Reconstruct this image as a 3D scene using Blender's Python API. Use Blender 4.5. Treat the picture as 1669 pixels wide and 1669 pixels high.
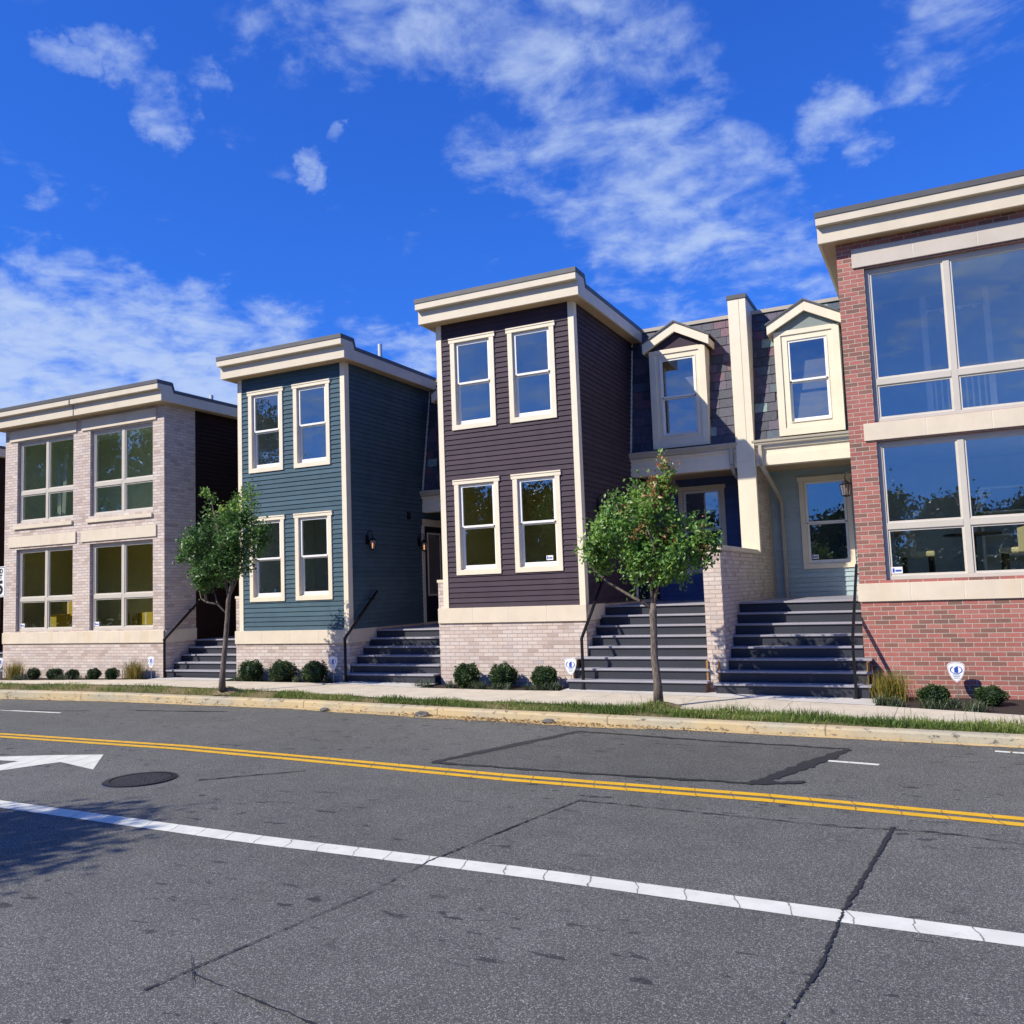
import bpy, math, random
import numpy as np
from mathutils import Vector, Matrix
for o in list(bpy.data.objects): bpy.data.objects.remove(o)
S = bpy.context.scene
COL = S.collection
random.seed(7); RNG = np.random.default_rng(11)

# ------------------------------------------------------------------ camera, sky, sun, exposure
yaw, pitch, roll = 0.45326, 0.08781, -0.03635
fw = Vector((-math.sin(yaw)*math.cos(pitch), math.cos(yaw)*math.cos(pitch), math.sin(pitch)))
rt = Vector((math.cos(yaw), math.sin(yaw), 0)); up = rt.cross(fw)
r_ = rt*math.cos(roll)+up*math.sin(roll); u_ = up*math.cos(roll)-rt*math.sin(roll)
cam_d = bpy.data.cameras.new("camera"); cam = bpy.data.objects.new("camera", cam_d); COL.objects.link(cam)
M3 = Matrix((r_, u_, -fw)).transposed()
cam.matrix_world = Matrix.Translation((0, 0, 1.931)) @ M3.to_4x4()
cam_d.sensor_width = 36; cam_d.lens = 1435.83/1669*36; cam_d.clip_end = 5000; cam_d.clip_start = .05
S.camera = cam
def ray(x, y):                                        # direction of the sky seen at a picture point
    d = fw*1435.83 + r_*(x-834.5) - u_*(y-834.5); return d.normalized()

SUN_TO = Vector((-.77, -1.0, 1.03)).normalized()
sun_d = bpy.data.lights.new("sun", 'SUN'); sun_d.energy = 5.0; sun_d.angle = math.radians(.5); sun_d.color = (1, .935, .81)
sun = bpy.data.objects.new("sun", sun_d); COL.objects.link(sun); sun.location = (-30, -40, 50)
sun.rotation_euler = (-SUN_TO).to_track_quat('-Z', 'Y').to_euler()

W = bpy.data.worlds.new("World"); S.world = W; W.use_nodes = True
wt = W.node_tree; wn = wt.nodes; wl = wt.links; wn.clear()
def N(t, typ, **kw):
    n = t.nodes.new(typ)
    for k, v in kw.items():
        if k.startswith('i_'): n.inputs[k[2:]].default_value = v
        else: setattr(n, k, v)
    return n
def MA(t, op, a, b=None, c=None, clamp=False):
    n = t.nodes.new('ShaderNodeMath'); n.operation = op; n.use_clamp = clamp
    for i, x in enumerate((a, b, c)):
        if x is None: continue
        if isinstance(x, (int, float)): n.inputs[i].default_value = x
        else: t.links.new(x, n.inputs[i])
    return n.outputs[0]
sky = N(wt, 'ShaderNodeTexSky', sky_type='NISHITA', sun_disc=False)
sky.sun_elevation = math.asin(SUN_TO.z); sky.sun_rotation = math.atan2(SUN_TO.x, SUN_TO.y) % (2*math.pi)
sky.air_density = 1.0; sky.dust_density = .35; sky.ozone_density = 3.0
tint = N(wt, 'ShaderNodeMix', data_type='RGBA', blend_type='MULTIPLY'); tint.inputs[0].default_value = 1
sc1 = N(wt, 'ShaderNodeVectorMath', operation='MULTIPLY_ADD'); wl.new(sky.outputs[0], sc1.inputs[0]); sc1.inputs[1].default_value = (.11,)*3; sc1.inputs[2].default_value = (1,)*3
sc2 = N(wt, 'ShaderNodeVectorMath', operation='DIVIDE'); wl.new(sky.outputs[0], sc2.inputs[0]); wl.new(sc1.outputs[0], sc2.inputs[1])
wl.new(sc2.outputs[0], tint.inputs[6]); tint.inputs[7].default_value = (.27, .84, 2.42, 1)
geo = N(wt, 'ShaderNodeTexCoord'); sep = N(wt, 'ShaderNodeSeparateXYZ'); wl.new(geo.outputs['Generated'], sep.inputs[0])
den = MA(wt, 'ADD', MA(wt, 'MAXIMUM', sep.outputs[2], 0), .16)
cmb = N(wt, 'ShaderNodeCombineXYZ')
wl.new(MA(wt, 'DIVIDE', sep.outputs[0], den), cmb.inputs[0]); wl.new(MA(wt, 'DIVIDE', sep.outputs[1], den), cmb.inputs[1])
nz = N(wt, 'ShaderNodeTexNoise', noise_dimensions='3D'); wl.new(cmb.outputs[0], nz.inputs['Vector'])
nz.inputs['Scale'].default_value = 6.5; nz.inputs['Detail'].default_value = 10; nz.inputs['Roughness'].default_value = .62; nz.inputs['Distortion'].default_value = .35
nz2 = N(wt, 'ShaderNodeTexNoise'); wl.new(cmb.outputs[0], nz2.inputs['Vector']); nz2.inputs['Scale'].default_value = 17; nz2.inputs['Detail'].default_value = 5
fbm = MA(wt, 'ADD', MA(wt, 'MULTIPLY', nz.outputs['Fac'], .72), MA(wt, 'MULTIPLY', nz2.outputs['Fac'], .28))
clouds = [(0,660,6.5,1.35),(120,650,7,1.35),(260,660,7,1.35),(400,680,6.5,1.3),(540,690,6,1.2),(660,640,4.5,1.),(50,570,5.5,1.2),(190,570,5,1.15),(320,590,4.8,1.15),(0,490,2.8,.9),(90,490,3,.9),(170,510,3,.85),(450,590,4.2,1.),(600,580,3,.7),(700,600,3.4,.95),(270,520,2.6,.75),(390,540,2.5,.6),
          (1060,310,6.5,1),(950,260,5,.9),(880,235,3.5,.6),(1000,150,4,.75),(1050,100,4,.6),(1130,340,4.5,.9),(1180,440,4.5,.75),(1240,370,3.5,.65),(800,230,3.2,.5),(1310,430,4,.55),(1100,480,4.5,.55),(1200,270,3,.6),
          (720,5,5,.95),(860,70,3.8,1),(580,5,4.5,.8),(1000,30,5,.8),(450,5,3.5,.6),(330,0,3,.4),(780,70,3,.7),(660,50,3.5,.7),
          (225,125,1.9,.95),(165,70,1.4,.7),(265,185,1.9,.9),(325,135,1.2,.7),(95,100,1.4,.85),(140,118,1.2,.75),(490,265,.9,.8),(512,290,.8,.75),(550,247,.8,.75),(1370,180,2.5,.85),(1330,205,2,.7),(1430,245,2,.8),(1530,50,3.6,.65),(1500,100,2.5,.6),(1590,100,2.5,.5),(75,355,1.0,.3)]
wz = N(wt, 'ShaderNodeTexNoise'); wl.new(geo.outputs['Generated'], wz.inputs['Vector']); wz.inputs['Scale'].default_value = 7; wz.inputs['Detail'].default_value = 6; wz.inputs['Roughness'].default_value = .65
wv1 = N(wt, 'ShaderNodeVectorMath', operation='SUBTRACT'); wl.new(wz.outputs['Color'], wv1.inputs[0]); wv1.inputs[1].default_value = (.5, .5, .5)
wv2 = N(wt, 'ShaderNodeVectorMath', operation='MULTIPLY_ADD'); wl.new(wv1.outputs[0], wv2.inputs[0]); wv2.inputs[1].default_value = (.14, .14, .14); wl.new(geo.outputs['Generated'], wv2.inputs[2])
wdir = N(wt, 'ShaderNodeVectorMath', operation='NORMALIZE'); wl.new(wv2.outputs[0], wdir.inputs[0])
mask = None
blobs = [(ray(x, y), r, w) for x, y, r, w in clouds] + [(Vector(d).normalized(), r, w) for d, r, w in
         (((-.3,-1,.3),16,.75),((.25,-1,.4),18,.8),((-1.3,-1,.35),18,.8),((.9,-.8,.5),18,.7),((-.2,-1,.8),20,.55),((-.7,-1,.25),12,.7))]
for d, r, w in blobs:
    vm = N(wt, 'ShaderNodeVectorMath', operation='DOT_PRODUCT'); wl.new(wdir.outputs[0], vm.inputs[0]); vm.inputs[1].default_value = d
    mr = N(wt, 'ShaderNodeMapRange', interpolation_type='SMOOTHSTEP'); wl.new(vm.outputs['Value'], mr.inputs[0])
    mr.inputs[1].default_value = math.cos(math.radians(r*1.25)); mr.inputs[2].default_value = math.cos(math.radians(r*.1)); mr.inputs[4].default_value = w
    mask = mr.outputs[0] if mask is None else MA(wt, 'MAXIMUM', mask, mr.outputs[0])
al = N(wt, 'ShaderNodeMapRange', interpolation_type='SMOOTHSTEP')
wl.new(MA(wt, 'ADD', fbm, MA(wt, 'MULTIPLY', mask, .27)), al.inputs[0])
al.inputs[1].default_value = .575; al.inputs[2].default_value = .95; al.inputs[4].default_value = .82
cm = N(wt, 'ShaderNodeMix', data_type='RGBA'); wl.new(al.outputs[0], cm.inputs[0]); wl.new(tint.outputs[2], cm.inputs[6])
cm.inputs[7].default_value = (4.4, 5.5, 7.6, 1)
bg = N(wt, 'ShaderNodeBackground'); bg.inputs[1].default_value = .1; wl.new(cm.outputs[2], bg.inputs[0])
wo = N(wt, 'ShaderNodeOutputWorld'); wl.new(bg.outputs[0], wo.inputs[0])

S.view_settings.view_transform = 'Standard'; S.view_settings.look = 'None'
S.view_settings.exposure = 0.3; S.view_settings.gamma = 1
S.render.engine = 'CYCLES'; S.cycles.max_bounces = 8; S.cycles.transparent_max_bounces = 16

# ------------------------------------------------------------------ materials
def new_mat(name):
    m = bpy.data.materials.new(name); m.use_nodes = True; t = m.node_tree; t.nodes.clear()
    o = t.nodes.new('ShaderNodeOutputMaterial'); b = t.nodes.new('ShaderNodeBsdfPrincipled')
    t.links.new(b.outputs[0], o.inputs[0]); return m, t, b, o
def ramp(t, fac, stops, interp='LINEAR'):
    n = t.nodes.new('ShaderNodeValToRGB'); n.color_ramp.interpolation = interp
    e = n.color_ramp.elements
    while len(e) < len(stops): e.new(.5)
    for q, (p, c) in zip(e, stops): q.position = p; q.color = (*c, 1)
    t.links.new(fac, n.inputs[0]); return n.outputs[0]
def mix(t, fac, a, b, blend='MIX'):
    n = t.nodes.new('ShaderNodeMix'); n.data_type = 'RGBA'; n.blend_type = blend
    for i, x in ((0, fac), (6, a), (7, b)):
        if isinstance(x, (int, float)): n.inputs[i].default_value = x
        elif isinstance(x, tuple): n.inputs[i].default_value = (*x, 1)
        else: t.links.new(x, n.inputs[i])
    return n.outputs[2]
def noise(t, vec, scale, detail=4, rough=.55, dist=0):
    n = t.nodes.new('ShaderNodeTexNoise'); n.inputs['Scale'].default_value = scale; n.inputs['Detail'].default_value = detail
    n.inputs['Roughness'].default_value = rough; n.inputs['Distortion'].default_value = dist
    if vec is not None: t.links.new(vec, n.inputs['Vector'])
    return n.outputs['Fac']
def pos(t): return t.nodes.new('ShaderNodeNewGeometry').outputs['Position']
def uvn(t): return t.nodes.new('ShaderNodeUVMap').outputs[0]
def scaled(t, v, s):
    n = t.nodes.new('ShaderNodeVectorMath'); n.operation = 'MULTIPLY'; t.links.new(v, n.inputs[0]); n.inputs[1].default_value = s; return n.outputs[0]
def bump(t, b, h, strength, dist=.01):
    n = t.nodes.new('ShaderNodeBump'); n.inputs['Strength'].default_value = strength; n.inputs['Distance'].default_value = dist
    t.links.new(h, n.inputs['Height']); t.links.new(n.outputs[0], b.inputs['Normal'])
def rng(t, v, a, b, c=0., d=1., smooth=True):
    n = t.nodes.new('ShaderNodeMapRange'); n.interpolation_type = 'SMOOTHSTEP' if smooth else 'LINEAR'
    t.links.new(v, n.inputs[0])
    for i, x in zip((1, 2, 3, 4), (a, b, c, d)): n.inputs[i].default_value = x
    return n.outputs[0]

def paint(name, col, rough=.5, var=.12, grain=None, spec=.4, dirt=None, scale=3.):
    m, t, b, o = new_mat(name)
    p = pos(t); n = noise(t, p, scale, 5, .6)
    lo = tuple(c*(1-var) for c in col); hi = tuple(min(1, c*(1+var)) for c in col)
    c = ramp(t, n, [(.3, lo), (.7, hi)])
    if grain:
        g = noise(t, scaled(t, uvn(t), (grain[0], grain[1], 1)), 1, 4, .6)
        c = mix(t, .25, c, ramp(t, g, [(.3, tuple(x*.6 for x in col)), (.75, tuple(min(1, x*1.35) for x in col))]))
        bump(t, b, g, .25, .004)
        a = t.nodes.new('ShaderNodeVertexColor'); a.layer_name = 'tone'; sp_ = t.nodes.new('ShaderNodeSeparateColor'); t.links.new(a.outputs[0], sp_.inputs[0])
        k = rng(t, sp_.outputs[0], .2, 1, .0, .3, False); c = mix(t, k, c, tuple(min(1, x*1.4) for x in col))
        st = rng(t, noise(t, scaled(t, p, (1.6, 1.6, .22)), 2.2, 6, .7), .5, .75, 0, .22); c = mix(t, st, c, tuple(x*.6 for x in col))
    else:
        bump(t, b, noise(t, p, 60, 3), .08, .003)
    if dirt:
        d = rng(t, noise(t, scaled(t, p, (1.2, 1.2, .35)), 1.3, 6, .65), .52, .72, 0, dirt[0]); c = mix(t, d, c, dirt[1])
    t.links.new(c, b.inputs['Base Color']); b.inputs['Roughness'].default_value = rough; b.inputs['Specular IOR Level'].default_value = spec
    return m
def metal(name, col, rough=.45, met=.6):
    m, t, b, o = new_mat(name); p = pos(t)
    t.links.new(ramp(t, noise(t, p, 9, 4), [(.3, tuple(c*.8 for c in col)), (.7, tuple(c*1.15 for c in col))]), b.inputs['Base Color'])
    b.inputs['Roughness'].default_value = rough; b.inputs['Metallic'].default_value = met; return m
def brick(name, stops, mortar, bw=.222, rh=.0752, ms=.0055, rough=.85, bumpy=.6):
    m, t, b, o = new_mat(name); uv = uvn(t)
    wob = noise(t, uv, 22, 2)
    n = t.nodes.new('ShaderNodeTexBrick'); n.inputs['Scale'].default_value = 1
    off = t.nodes.new('ShaderNodeVectorMath'); off.operation = 'MULTIPLY_ADD'
    cv = t.nodes.new('ShaderNodeCombineXYZ'); t.links.new(wob, cv.inputs[0]); t.links.new(noise(t, uv, 14, 2), cv.inputs[1])
    t.links.new(cv.outputs[0], off.inputs[0]); off.inputs[1].default_value = (.009, .007, 0); t.links.new(uv, off.inputs[2])
    t.links.new(off.outputs[0], n.inputs['Vector'])
    n.inputs['Color1'].default_value = (0, 0, 0, 1); n.inputs['Color2'].default_value = (1, 1, 1, 1); n.inputs['Mortar'].default_value = (.5, .5, .5, 1)
    n.inputs['Mortar Size'].default_value = ms; n.inputs['Mortar Smooth'].default_value = .25; n.inputs['Brick Width'].default_value = bw; n.inputs['Row Height'].default_value = rh
    n.inputs['Bias'].default_value = 0
    c = ramp(t, n.outputs['Color'], stops)
    big = noise(t, uv, 1.1, 4, .6); fine = noise(t, uv, 55, 4, .7)
    c = mix(t, .35, c, ramp(t, fine, [(.25, (.25, .25, .25)), (.75, (.95, .95, .95))]), 'OVERLAY')
    c = mix(t, .25, c, ramp(t, big, [(.3, (.3, .3, .3)), (.7, (.75, .75, .75))]), 'OVERLAY')
    mo = ramp(t, fine, [(.2, tuple(x*.75 for x in mortar)), (.8, mortar)])
    c = mix(t, n.outputs['Fac'], c, mo); t.links.new(c, b.inputs['Base Color']); b.inputs['Roughness'].default_value = rough
    h = MA(t, 'ADD', MA(t, 'MULTIPLY', MA(t, 'SUBTRACT', 1, n.outputs['Fac']), 1), MA(t, 'MULTIPLY', fine, .45))
    bump(t, b, h, bumpy, .012); return m
M = {}
M['cream'] = paint('cream_painted_trim', (.74, .65, .49), .5, .05, dirt=(.25, (.55, .47, .33)))
M['cream_roof'] = paint('cream_painted_fascia', (.62, .54, .41), .5, .05, dirt=(.2, (.48, .41, .3)))
M['white_sash'] = paint('white_window_sash', (.78, .76, .72), .4, .03)
M['stone_frame'] = paint('putty_window_frame', (.52, .475, .4), .45, .04)
M['bead'] = paint('putty_bead', (.58, .53, .45), .45, .04)
M['teal'] = paint('teal_siding', (.068, .11, .135), .7, .14, (2, 55), spec=.06)
M['purple'] = paint('purple_siding', (.056, .04, .052), .62, .16, (2, 55), spec=.12)
M['oxblood'] = paint('dark_brown_siding', (.022, .011, .011), .7, .15, (2, 55), spec=.12)
M['navy'] = paint('navy_blue_siding', (.075, .115, .26), .55, .12, (2, 55), spec=.12)
M['greyblue'] = paint('grey_blue_siding', (.33, .41, .43), .55, .08, (2, 55), spec=.12)
M['greygreen'] = paint('grey_green_panel', (.21, .245, .225), .55, .06)
M['limestone'] = paint('limestone', (.64, .55, .42), .8, .07, dirt=(.35, (.52, .38, .2)), scale=2)
M['limestone_grey'] = paint('grey_limestone', (.52, .46, .39), .8, .07, dirt=(.25, (.43, .36, .27)), scale=2)
M['mortar'] = paint('mortar', (.7, .66, .58), .9, .05)
M['flashing'] = paint('roof_flashing', (.085, .083, .083), .5, .12)
M['roofing'] = paint('roof_membrane', (.06, .06, .06), .8, .2)
M['gutter'] = paint('gutter', (.42, .37, .29), .4, .05)
M['soffit'] = paint('soffit', (.45, .33, .2), .6, .06)
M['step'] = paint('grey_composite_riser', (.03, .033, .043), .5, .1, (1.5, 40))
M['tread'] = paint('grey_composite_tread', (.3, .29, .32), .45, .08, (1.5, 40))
M['stringer'] = paint('treated_timber', (.32, .16, .05), .7, .2, (3, 30))
M['black_metal'] = metal('black_metal', (.012, .012, .014), .4, .5)
M['vent'] = paint('vent_pipe', (.6, .6, .58), .5, .05)
M['door'] = paint('dark_door', (.02, .018, .018), .35, .1)
M['brass'] = metal('brass', (.45, .3, .1), .35, 1)
M['white'] = paint('white_paint', (.78, .78, .76), .5, .03)
M['blue_ink'] = paint('blue_ink', (.02, .07, .4), .5, .05)
M['grey_ink'] = paint('grey_ink', (.3, .36, .45), .5, .05)
M['black_ink'] = paint('black_ink', (.012, .012, .012), .5, .05)
M['sign_metal'] = metal('galvanised_post', (.35, .36, .36), .5, .7)
M['cream_leather'] = paint('cream_leather', (.62, .54, .3), .5, .08)
M['dark_wood'] = paint('dark_wood', (.02, .014, .01), .4, .2)
M['yellow_card'] = paint('yellow_cardboard', (.55, .38, .03), .8, .1)
M['blue_cloth'] = paint('pale_blue_cloth', (.3, .55, .6), .9, .08)
M['plank'] = paint('pale_plank', (.62, .68, .6), .7, .08)
M['white_brick'] = brick('pale_brick', [(0, (.38, .29, .25)), (.15, (.47, .375, .32)), (.4, (.55, .445, .38)), (.65, (.49, .41, .37)), (.85, (.6, .5, .43)), (1, (.42, .355, .33))], (.42, .35, .3), bumpy=.8)
M['red_brick'] = brick('red_brick', [(0, (.17, .09, .068)), (.25, (.21, .095, .072)), (.42, (.29, .105, .083)), (.62, (.36, .125, .1)), (.8, (.29, .095, .078)), (1, (.38, .165, .13))], (.5, .45, .37))
M['room_green'] = paint('greenish_room', (.66, .72, .56), .9, .05)
M['room_olive'] = paint('olive_room', (.62, .57, .26), .9, .05)
M['room_grey'] = paint('grey_room', (.6, .64, .62), .9, .05)
M['room_blue'] = paint('blue_grey_room', (.6, .68, .72), .9, .05)

def glass_mat():
    m, t, b, o = new_mat('window_glass'); t.nodes.remove(b)
    tr = t.nodes.new('ShaderNodeBsdfTransparent'); tr.inputs[0].default_value = (.86, .9, .87, 1)
    gl = t.nodes.new('ShaderNodeBsdfGlossy'); gl.inputs['Roughness'].default_value = .0; gl.inputs['Color'].default_value = (.95, .98, 1, 1)
    bp = t.nodes.new('ShaderNodeBump'); bp.inputs['Strength'].default_value = .018; bp.inputs['Distance'].default_value = .05
    t.links.new(noise(t, pos(t), 1.6, 1), bp.inputs['Height']); t.links.new(bp.outputs[0], gl.inputs['Normal'])
    fr = t.nodes.new('ShaderNodeLayerWeight'); fr.inputs[0].default_value = .5
    f = MA(t, 'ADD', MA(t, 'MULTIPLY', MA(t, 'POWER', fr.outputs['Facing'], 4), .7), .24, clamp=True)
    mx = t.nodes.new('ShaderNodeMixShader'); t.links.new(f, mx.inputs[0]); t.links.new(tr.outputs[0], mx.inputs[1]); t.links.new(gl.outputs[0], mx.inputs[2])
    t.links.new(mx.outputs[0], o.inputs[0]); return m
M['glass'] = glass_mat()
def lamp_glass():
    m, t, b, o = new_mat('lantern_glass'); b.inputs['Base Color'].default_value = (.35, .3, .25, 1); b.inputs['Roughness'].default_value = .15
    b.inputs['Alpha'].default_value = .35; return m
M['lamp_glass'] = lamp_glass()
def bulb():
    m, t, b, o = new_mat('lit_bulb'); b.inputs['Base Color'].default_value = (1, .7, .4, 1); b.inputs['Emission Color'].default_value = (1, .45, .18, 1); b.inputs['Emission Strength'].default_value = 1.4; return m
M['bulb'] = bulb()
M['bulb_off'] = paint('unlit_bulb', (.7, .66, .6), .3, .03)
def attr_mat(name, stops, rough=.6, transl=0., spec=.3, nsc=0, interp='LINEAR', grainy=0):
    m, t, b, o = new_mat(name); a = t.nodes.new('ShaderNodeVertexColor'); a.layer_name = 'tone'
    sp = t.nodes.new('ShaderNodeSeparateColor'); t.links.new(a.outputs[0], sp.inputs[0])
    c = ramp(t, sp.outputs[0], stops, interp)
    if nsc: c = mix(t, .4, c, ramp(t, noise(t, pos(t), nsc, 4), [(.3, (.25, .25, .25)), (.7, (.8, .8, .8))]), 'OVERLAY')
    if grainy: bump(t, b, noise(t, scaled(t, pos(t), (18, 18, 40)), 1, 4), .3, .004)
    t.links.new(c, b.inputs['Base Color']); b.inputs['Roughness'].default_value = rough; b.inputs['Specular IOR Level'].default_value = spec
    if transl:
        tl = t.nodes.new('ShaderNodeBsdfTranslucent'); t.links.new(c, tl.inputs[0])
        mx = t.nodes.new('ShaderNodeMixShader'); mx.inputs[0].default_value = transl
        t.links.new(b.outputs[0], mx.inputs[1]); t.links.new(tl.outputs[0], mx.inputs[2]); t.links.new(mx.outputs[0], o.inputs[0])
    return m
M['slate'] = attr_mat('slate_tiles', [(0, (.045, .047, .062)), (.35, (.062, .06, .082)), (.62, (.085, .07, .1)), (.8, (.12, .065, .085)), (.88, (.06, .08, .105)), (.94, (.19, .25, .235))], .55, interp='CONSTANT', nsc=14, grainy=1)
M['leaf_a'] = attr_mat('maple_leaf', [(0, (.04, .1, .02)), (.4, (.12, .26, .04)), (.85, (.3, .45, .09)), (.9, (.27, .11, .04)), (1, (.42, .2, .09))], .4, .36, .55)
M['leaf_b'] = attr_mat('pear_leaf', [(0, (.03, .075, .018)), (.45, (.08, .175, .04)), (.85, (.19, .33, .06)), (1, (.34, .45, .08))], .4, .32, .4)
M['shrub'] = attr_mat('boxwood_leaf', [(0, (.012, .03, .008)), (.6, (.03, .065, .014)), (1, (.09, .12, .025))], .45, .15, .4)
M['grass'] = attr_mat('grass_blade', [(0, (.04, .08, .016)), (.5, (.135, .215, .04)), (.8, (.26, .31, .075)), (1, (.45, .37, .17))], .55, .3, .3)
M['tuft'] = attr_mat('yellow_grass_blade', [(0, (.08, .1, .02)), (.5, (.26, .23, .04)), (.8, (.42, .3, .07)), (1, (.2, .08, .07))], .55, .3, .3)
M['cover'] = attr_mat('liriope_blade', [(0, (.02, .035, .015)), (.6, (.07, .1, .045)), (1, (.2, .23, .14))], .5, .2, .4)
M['wood_leaf'] = attr_mat('woodland_leaf', [(0, (.02, .04, .01)), (.6, (.05, .085, .018)), (1, (.11, .14, .03))], .5, .15, .3)
M['litter'] = attr_mat('leaf_litter', [(0, (.16, .08, .025)), (.5, (.33, .19, .06)), (1, (.5, .36, .16))], .8, 0, .2)
def bark():
    m, t, b, o = new_mat('bark'); p = pos(t)
    n = noise(t, scaled(t, p, (1, 1, .3)), 34, 6, .7)
    c = ramp(t, n, [(.3, (.05, .035, .028)), (.55, (.16, .125, .1)), (.75, (.3, .26, .21))])
    t.links.new(c, b.inputs['Base Color']); b.inputs['Roughness'].default_value = .9; bump(t, b, n, .9, .02); return m
M['bark'] = bark()

def asphalt(name, base=.094, fleck=.42, stains=True):
    m, t, b, o = new_mat(name); p = pos(t)
    big = noise(t, p, .22, 5, .6); mid = noise(t, p, 2.2, 5, .65); fin = noise(t, p, 170, 3, .85)
    vo = t.nodes.new('ShaderNodeTexVoronoi'); vo.inputs['Scale'].default_value = 185; t.links.new(p, vo.inputs['Vector'])
    vs = t.nodes.new('ShaderNodeSeparateColor'); t.links.new(vo.outputs['Color'], vs.inputs[0])
    c = ramp(t, fin, [(.3, (base*.3, base*.3, base*.26)), (.5, (base*1.0, base*.995, base*.86)), (.72, (base*2.08, base*2.05, base*1.75))])
    st = rng(t, vs.outputs[0], .76, .97, 0, .85); c = mix(t, st, c, (fleck, fleck*.95, fleck*.85))
    c = mix(t, .6, c, ramp(t, noise(t, p, 46, 3, .7), [(.32, (.2,)*3), (.68, (.8,)*3)]), 'OVERLAY')
    c = mix(t, .55, c, ramp(t, big, [(.3, (.38,)*3), (.7, (.6,)*3)]), 'OVERLAY')
    c = mix(t, .45, c, ramp(t, mid, [(.3, (.36,)*3), (.7, (.62,)*3)]), 'OVERLAY')
    if stains:
        s = scaled(t, p, (1.5, 3.4, 1)); sp_ = noise(t, s, 2.6, 3, .5, .3); zone = noise(t, scaled(t, p, (.22, .9, 1)), .9, 2)
        k = MA(t, 'MULTIPLY', rng(t, sp_, .635, .685, 0, 1), rng(t, zone, .36, .56, 0, .8)); c = mix(t, k, c, (.022, .022, .024))
    t.links.new(c, b.inputs['Base Color']); b.inputs['Roughness'].default_value = .82; b.inputs['Specular IOR Level'].default_value = .35
    bump(t, b, MA(t, 'ADD', fin, vs.outputs[0]), .55, .006); return m
M['asphalt'] = asphalt('asphalt'); M['patch'] = asphalt('smooth_asphalt_patch', .08, .32, True)
def tar():
    m, t, b, o = new_mat('tar'); p = pos(t); n = noise(t, p, 40, 4)
    t.links.new(ramp(t, n, [(.35, (.012, .012, .013)), (.75, (.035, .035, .037))]), b.inputs['Base Color']); b.inputs['Roughness'].default_value = .6; bump(t, b, n, .5, .006); return m
M['tar'] = tar()
def iron():
    m, t, b, o = new_mat('iron_cover'); p = pos(t); v = t.nodes.new('ShaderNodeTexVoronoi'); v.distance = 'CHEBYCHEV'; v.inputs['Scale'].default_value = 17; v.inputs['Randomness'].default_value = .25; t.links.new(p, v.inputs['Vector'])
    k = rng(t, v.outputs['Distance'], .3, .42, 1, 0); t.links.new(ramp(t, k, [(0, (.012, .011, .012)), (1, (.04, .036, .038))]), b.inputs['Base Color']); b.inputs['Roughness'].default_value = .55; b.inputs['Metallic'].default_value = .3
    bump(t, b, k, .9, .01); return m
M['iron_cover'] = iron()
def line_paint(name, col, per=.3, wear=.5):
    m, t, b, o = new_mat(name); p = pos(t); uv = uvn(t)
    sx = t.nodes.new('ShaderNodeSeparateXYZ'); t.links.new(uv, sx.inputs[0])
    wob = noise(t, p, 5, 3)
    q = MA(t, 'ADD', MA(t, 'ADD', MA(t, 'DIVIDE', sx.outputs[0], per), MA(t, 'MULTIPLY', sx.outputs[1], .9)), MA(t, 'MULTIPLY', wob, .35))
    fr = MA(t, 'ABSOLUTE', MA(t, 'SUBTRACT', MA(t, 'FRACT', q), .5))
    crack = rng(t, fr, .0, .022, 1, 0, False)
    w = rng(t, noise(t, p, 13, 6, .7), .56, .68, 0, wear); w2 = rng(t, noise(t, p, 120, 3, .7), .6, .7, 0, .6)
    c = ramp(t, noise(t, p, 6, 4), [(.3, tuple(x*.86 for x in col)), (.7, col)])
    c = mix(t, MA(t, 'MAXIMUM', crack, MA(t, 'MAXIMUM', MA(t, 'MULTIPLY', w, w2), MA(t, 'MULTIPLY', w, .35))), c, (.07, .07, .07))
    t.links.new(c, b.inputs['Base Color']); b.inputs['Roughness'].default_value = .7; bump(t, b, noise(t, p, 90, 3), .4, .005); return m
M['white_line'] = line_paint('white_road_paint', (.72, .71, .6), .34); M['yellow_line'] = line_paint('yellow_road_paint', (.76, .42, .008), .36, .6)
def concrete(name, col, joints=0., sand=0., stain=0.):
    m, t, b, o = new_mat(name); p = pos(t)
    c = ramp(t, noise(t, p, 3, 6, .65), [(.3, tuple(x*.78 for x in col)), (.7, col)])
    c = mix(t, .3, c, ramp(t, noise(t, p, 90, 3), [(.3, (.3,)*3), (.7, (.75,)*3)]), 'OVERLAY')
    if sand: c = mix(t, rng(t, noise(t, scaled(t, p, (.35, 1, 1)), 1.2, 5, .6), .4, .62, 0, sand), c, (.55, .4, .19))
    if stain: c = mix(t, rng(t, noise(t, scaled(t, p, (1.4, 1, 3)), 4.5, 6, .75), .555, .64, 0, stain), c, (.06, .055, .05))
    if joints:
        sx = t.nodes.new('ShaderNodeSeparateXYZ'); t.links.new(p, sx.inputs[0])
        f = MA(t, 'ABSOLUTE', MA(t, 'SUBTRACT', MA(t, 'FRACT', MA(t, 'DIVIDE', sx.outputs[0], joints)), .5))
        c = mix(t, rng(t, f, 0, .006, .85, 0, False), c, (.1, .09, .07))
    t.links.new(c, b.inputs['Base Color']); b.inputs['Roughness'].default_value = .85; bump(t, b, noise(t, p, 45, 5), .3, .006); return m
M['sidewalk'] = concrete('pale_concrete', (.62, .54, .41), 1.55); M['kerb'] = concrete('kerb_concrete', (.43, .385, .28), 3.1, .75, .8)
M['sand'] = concrete('gutter_sand', (.52, .38, .18)); M['pad'] = concrete('pad_concrete', (.6, .56, .5))
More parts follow.
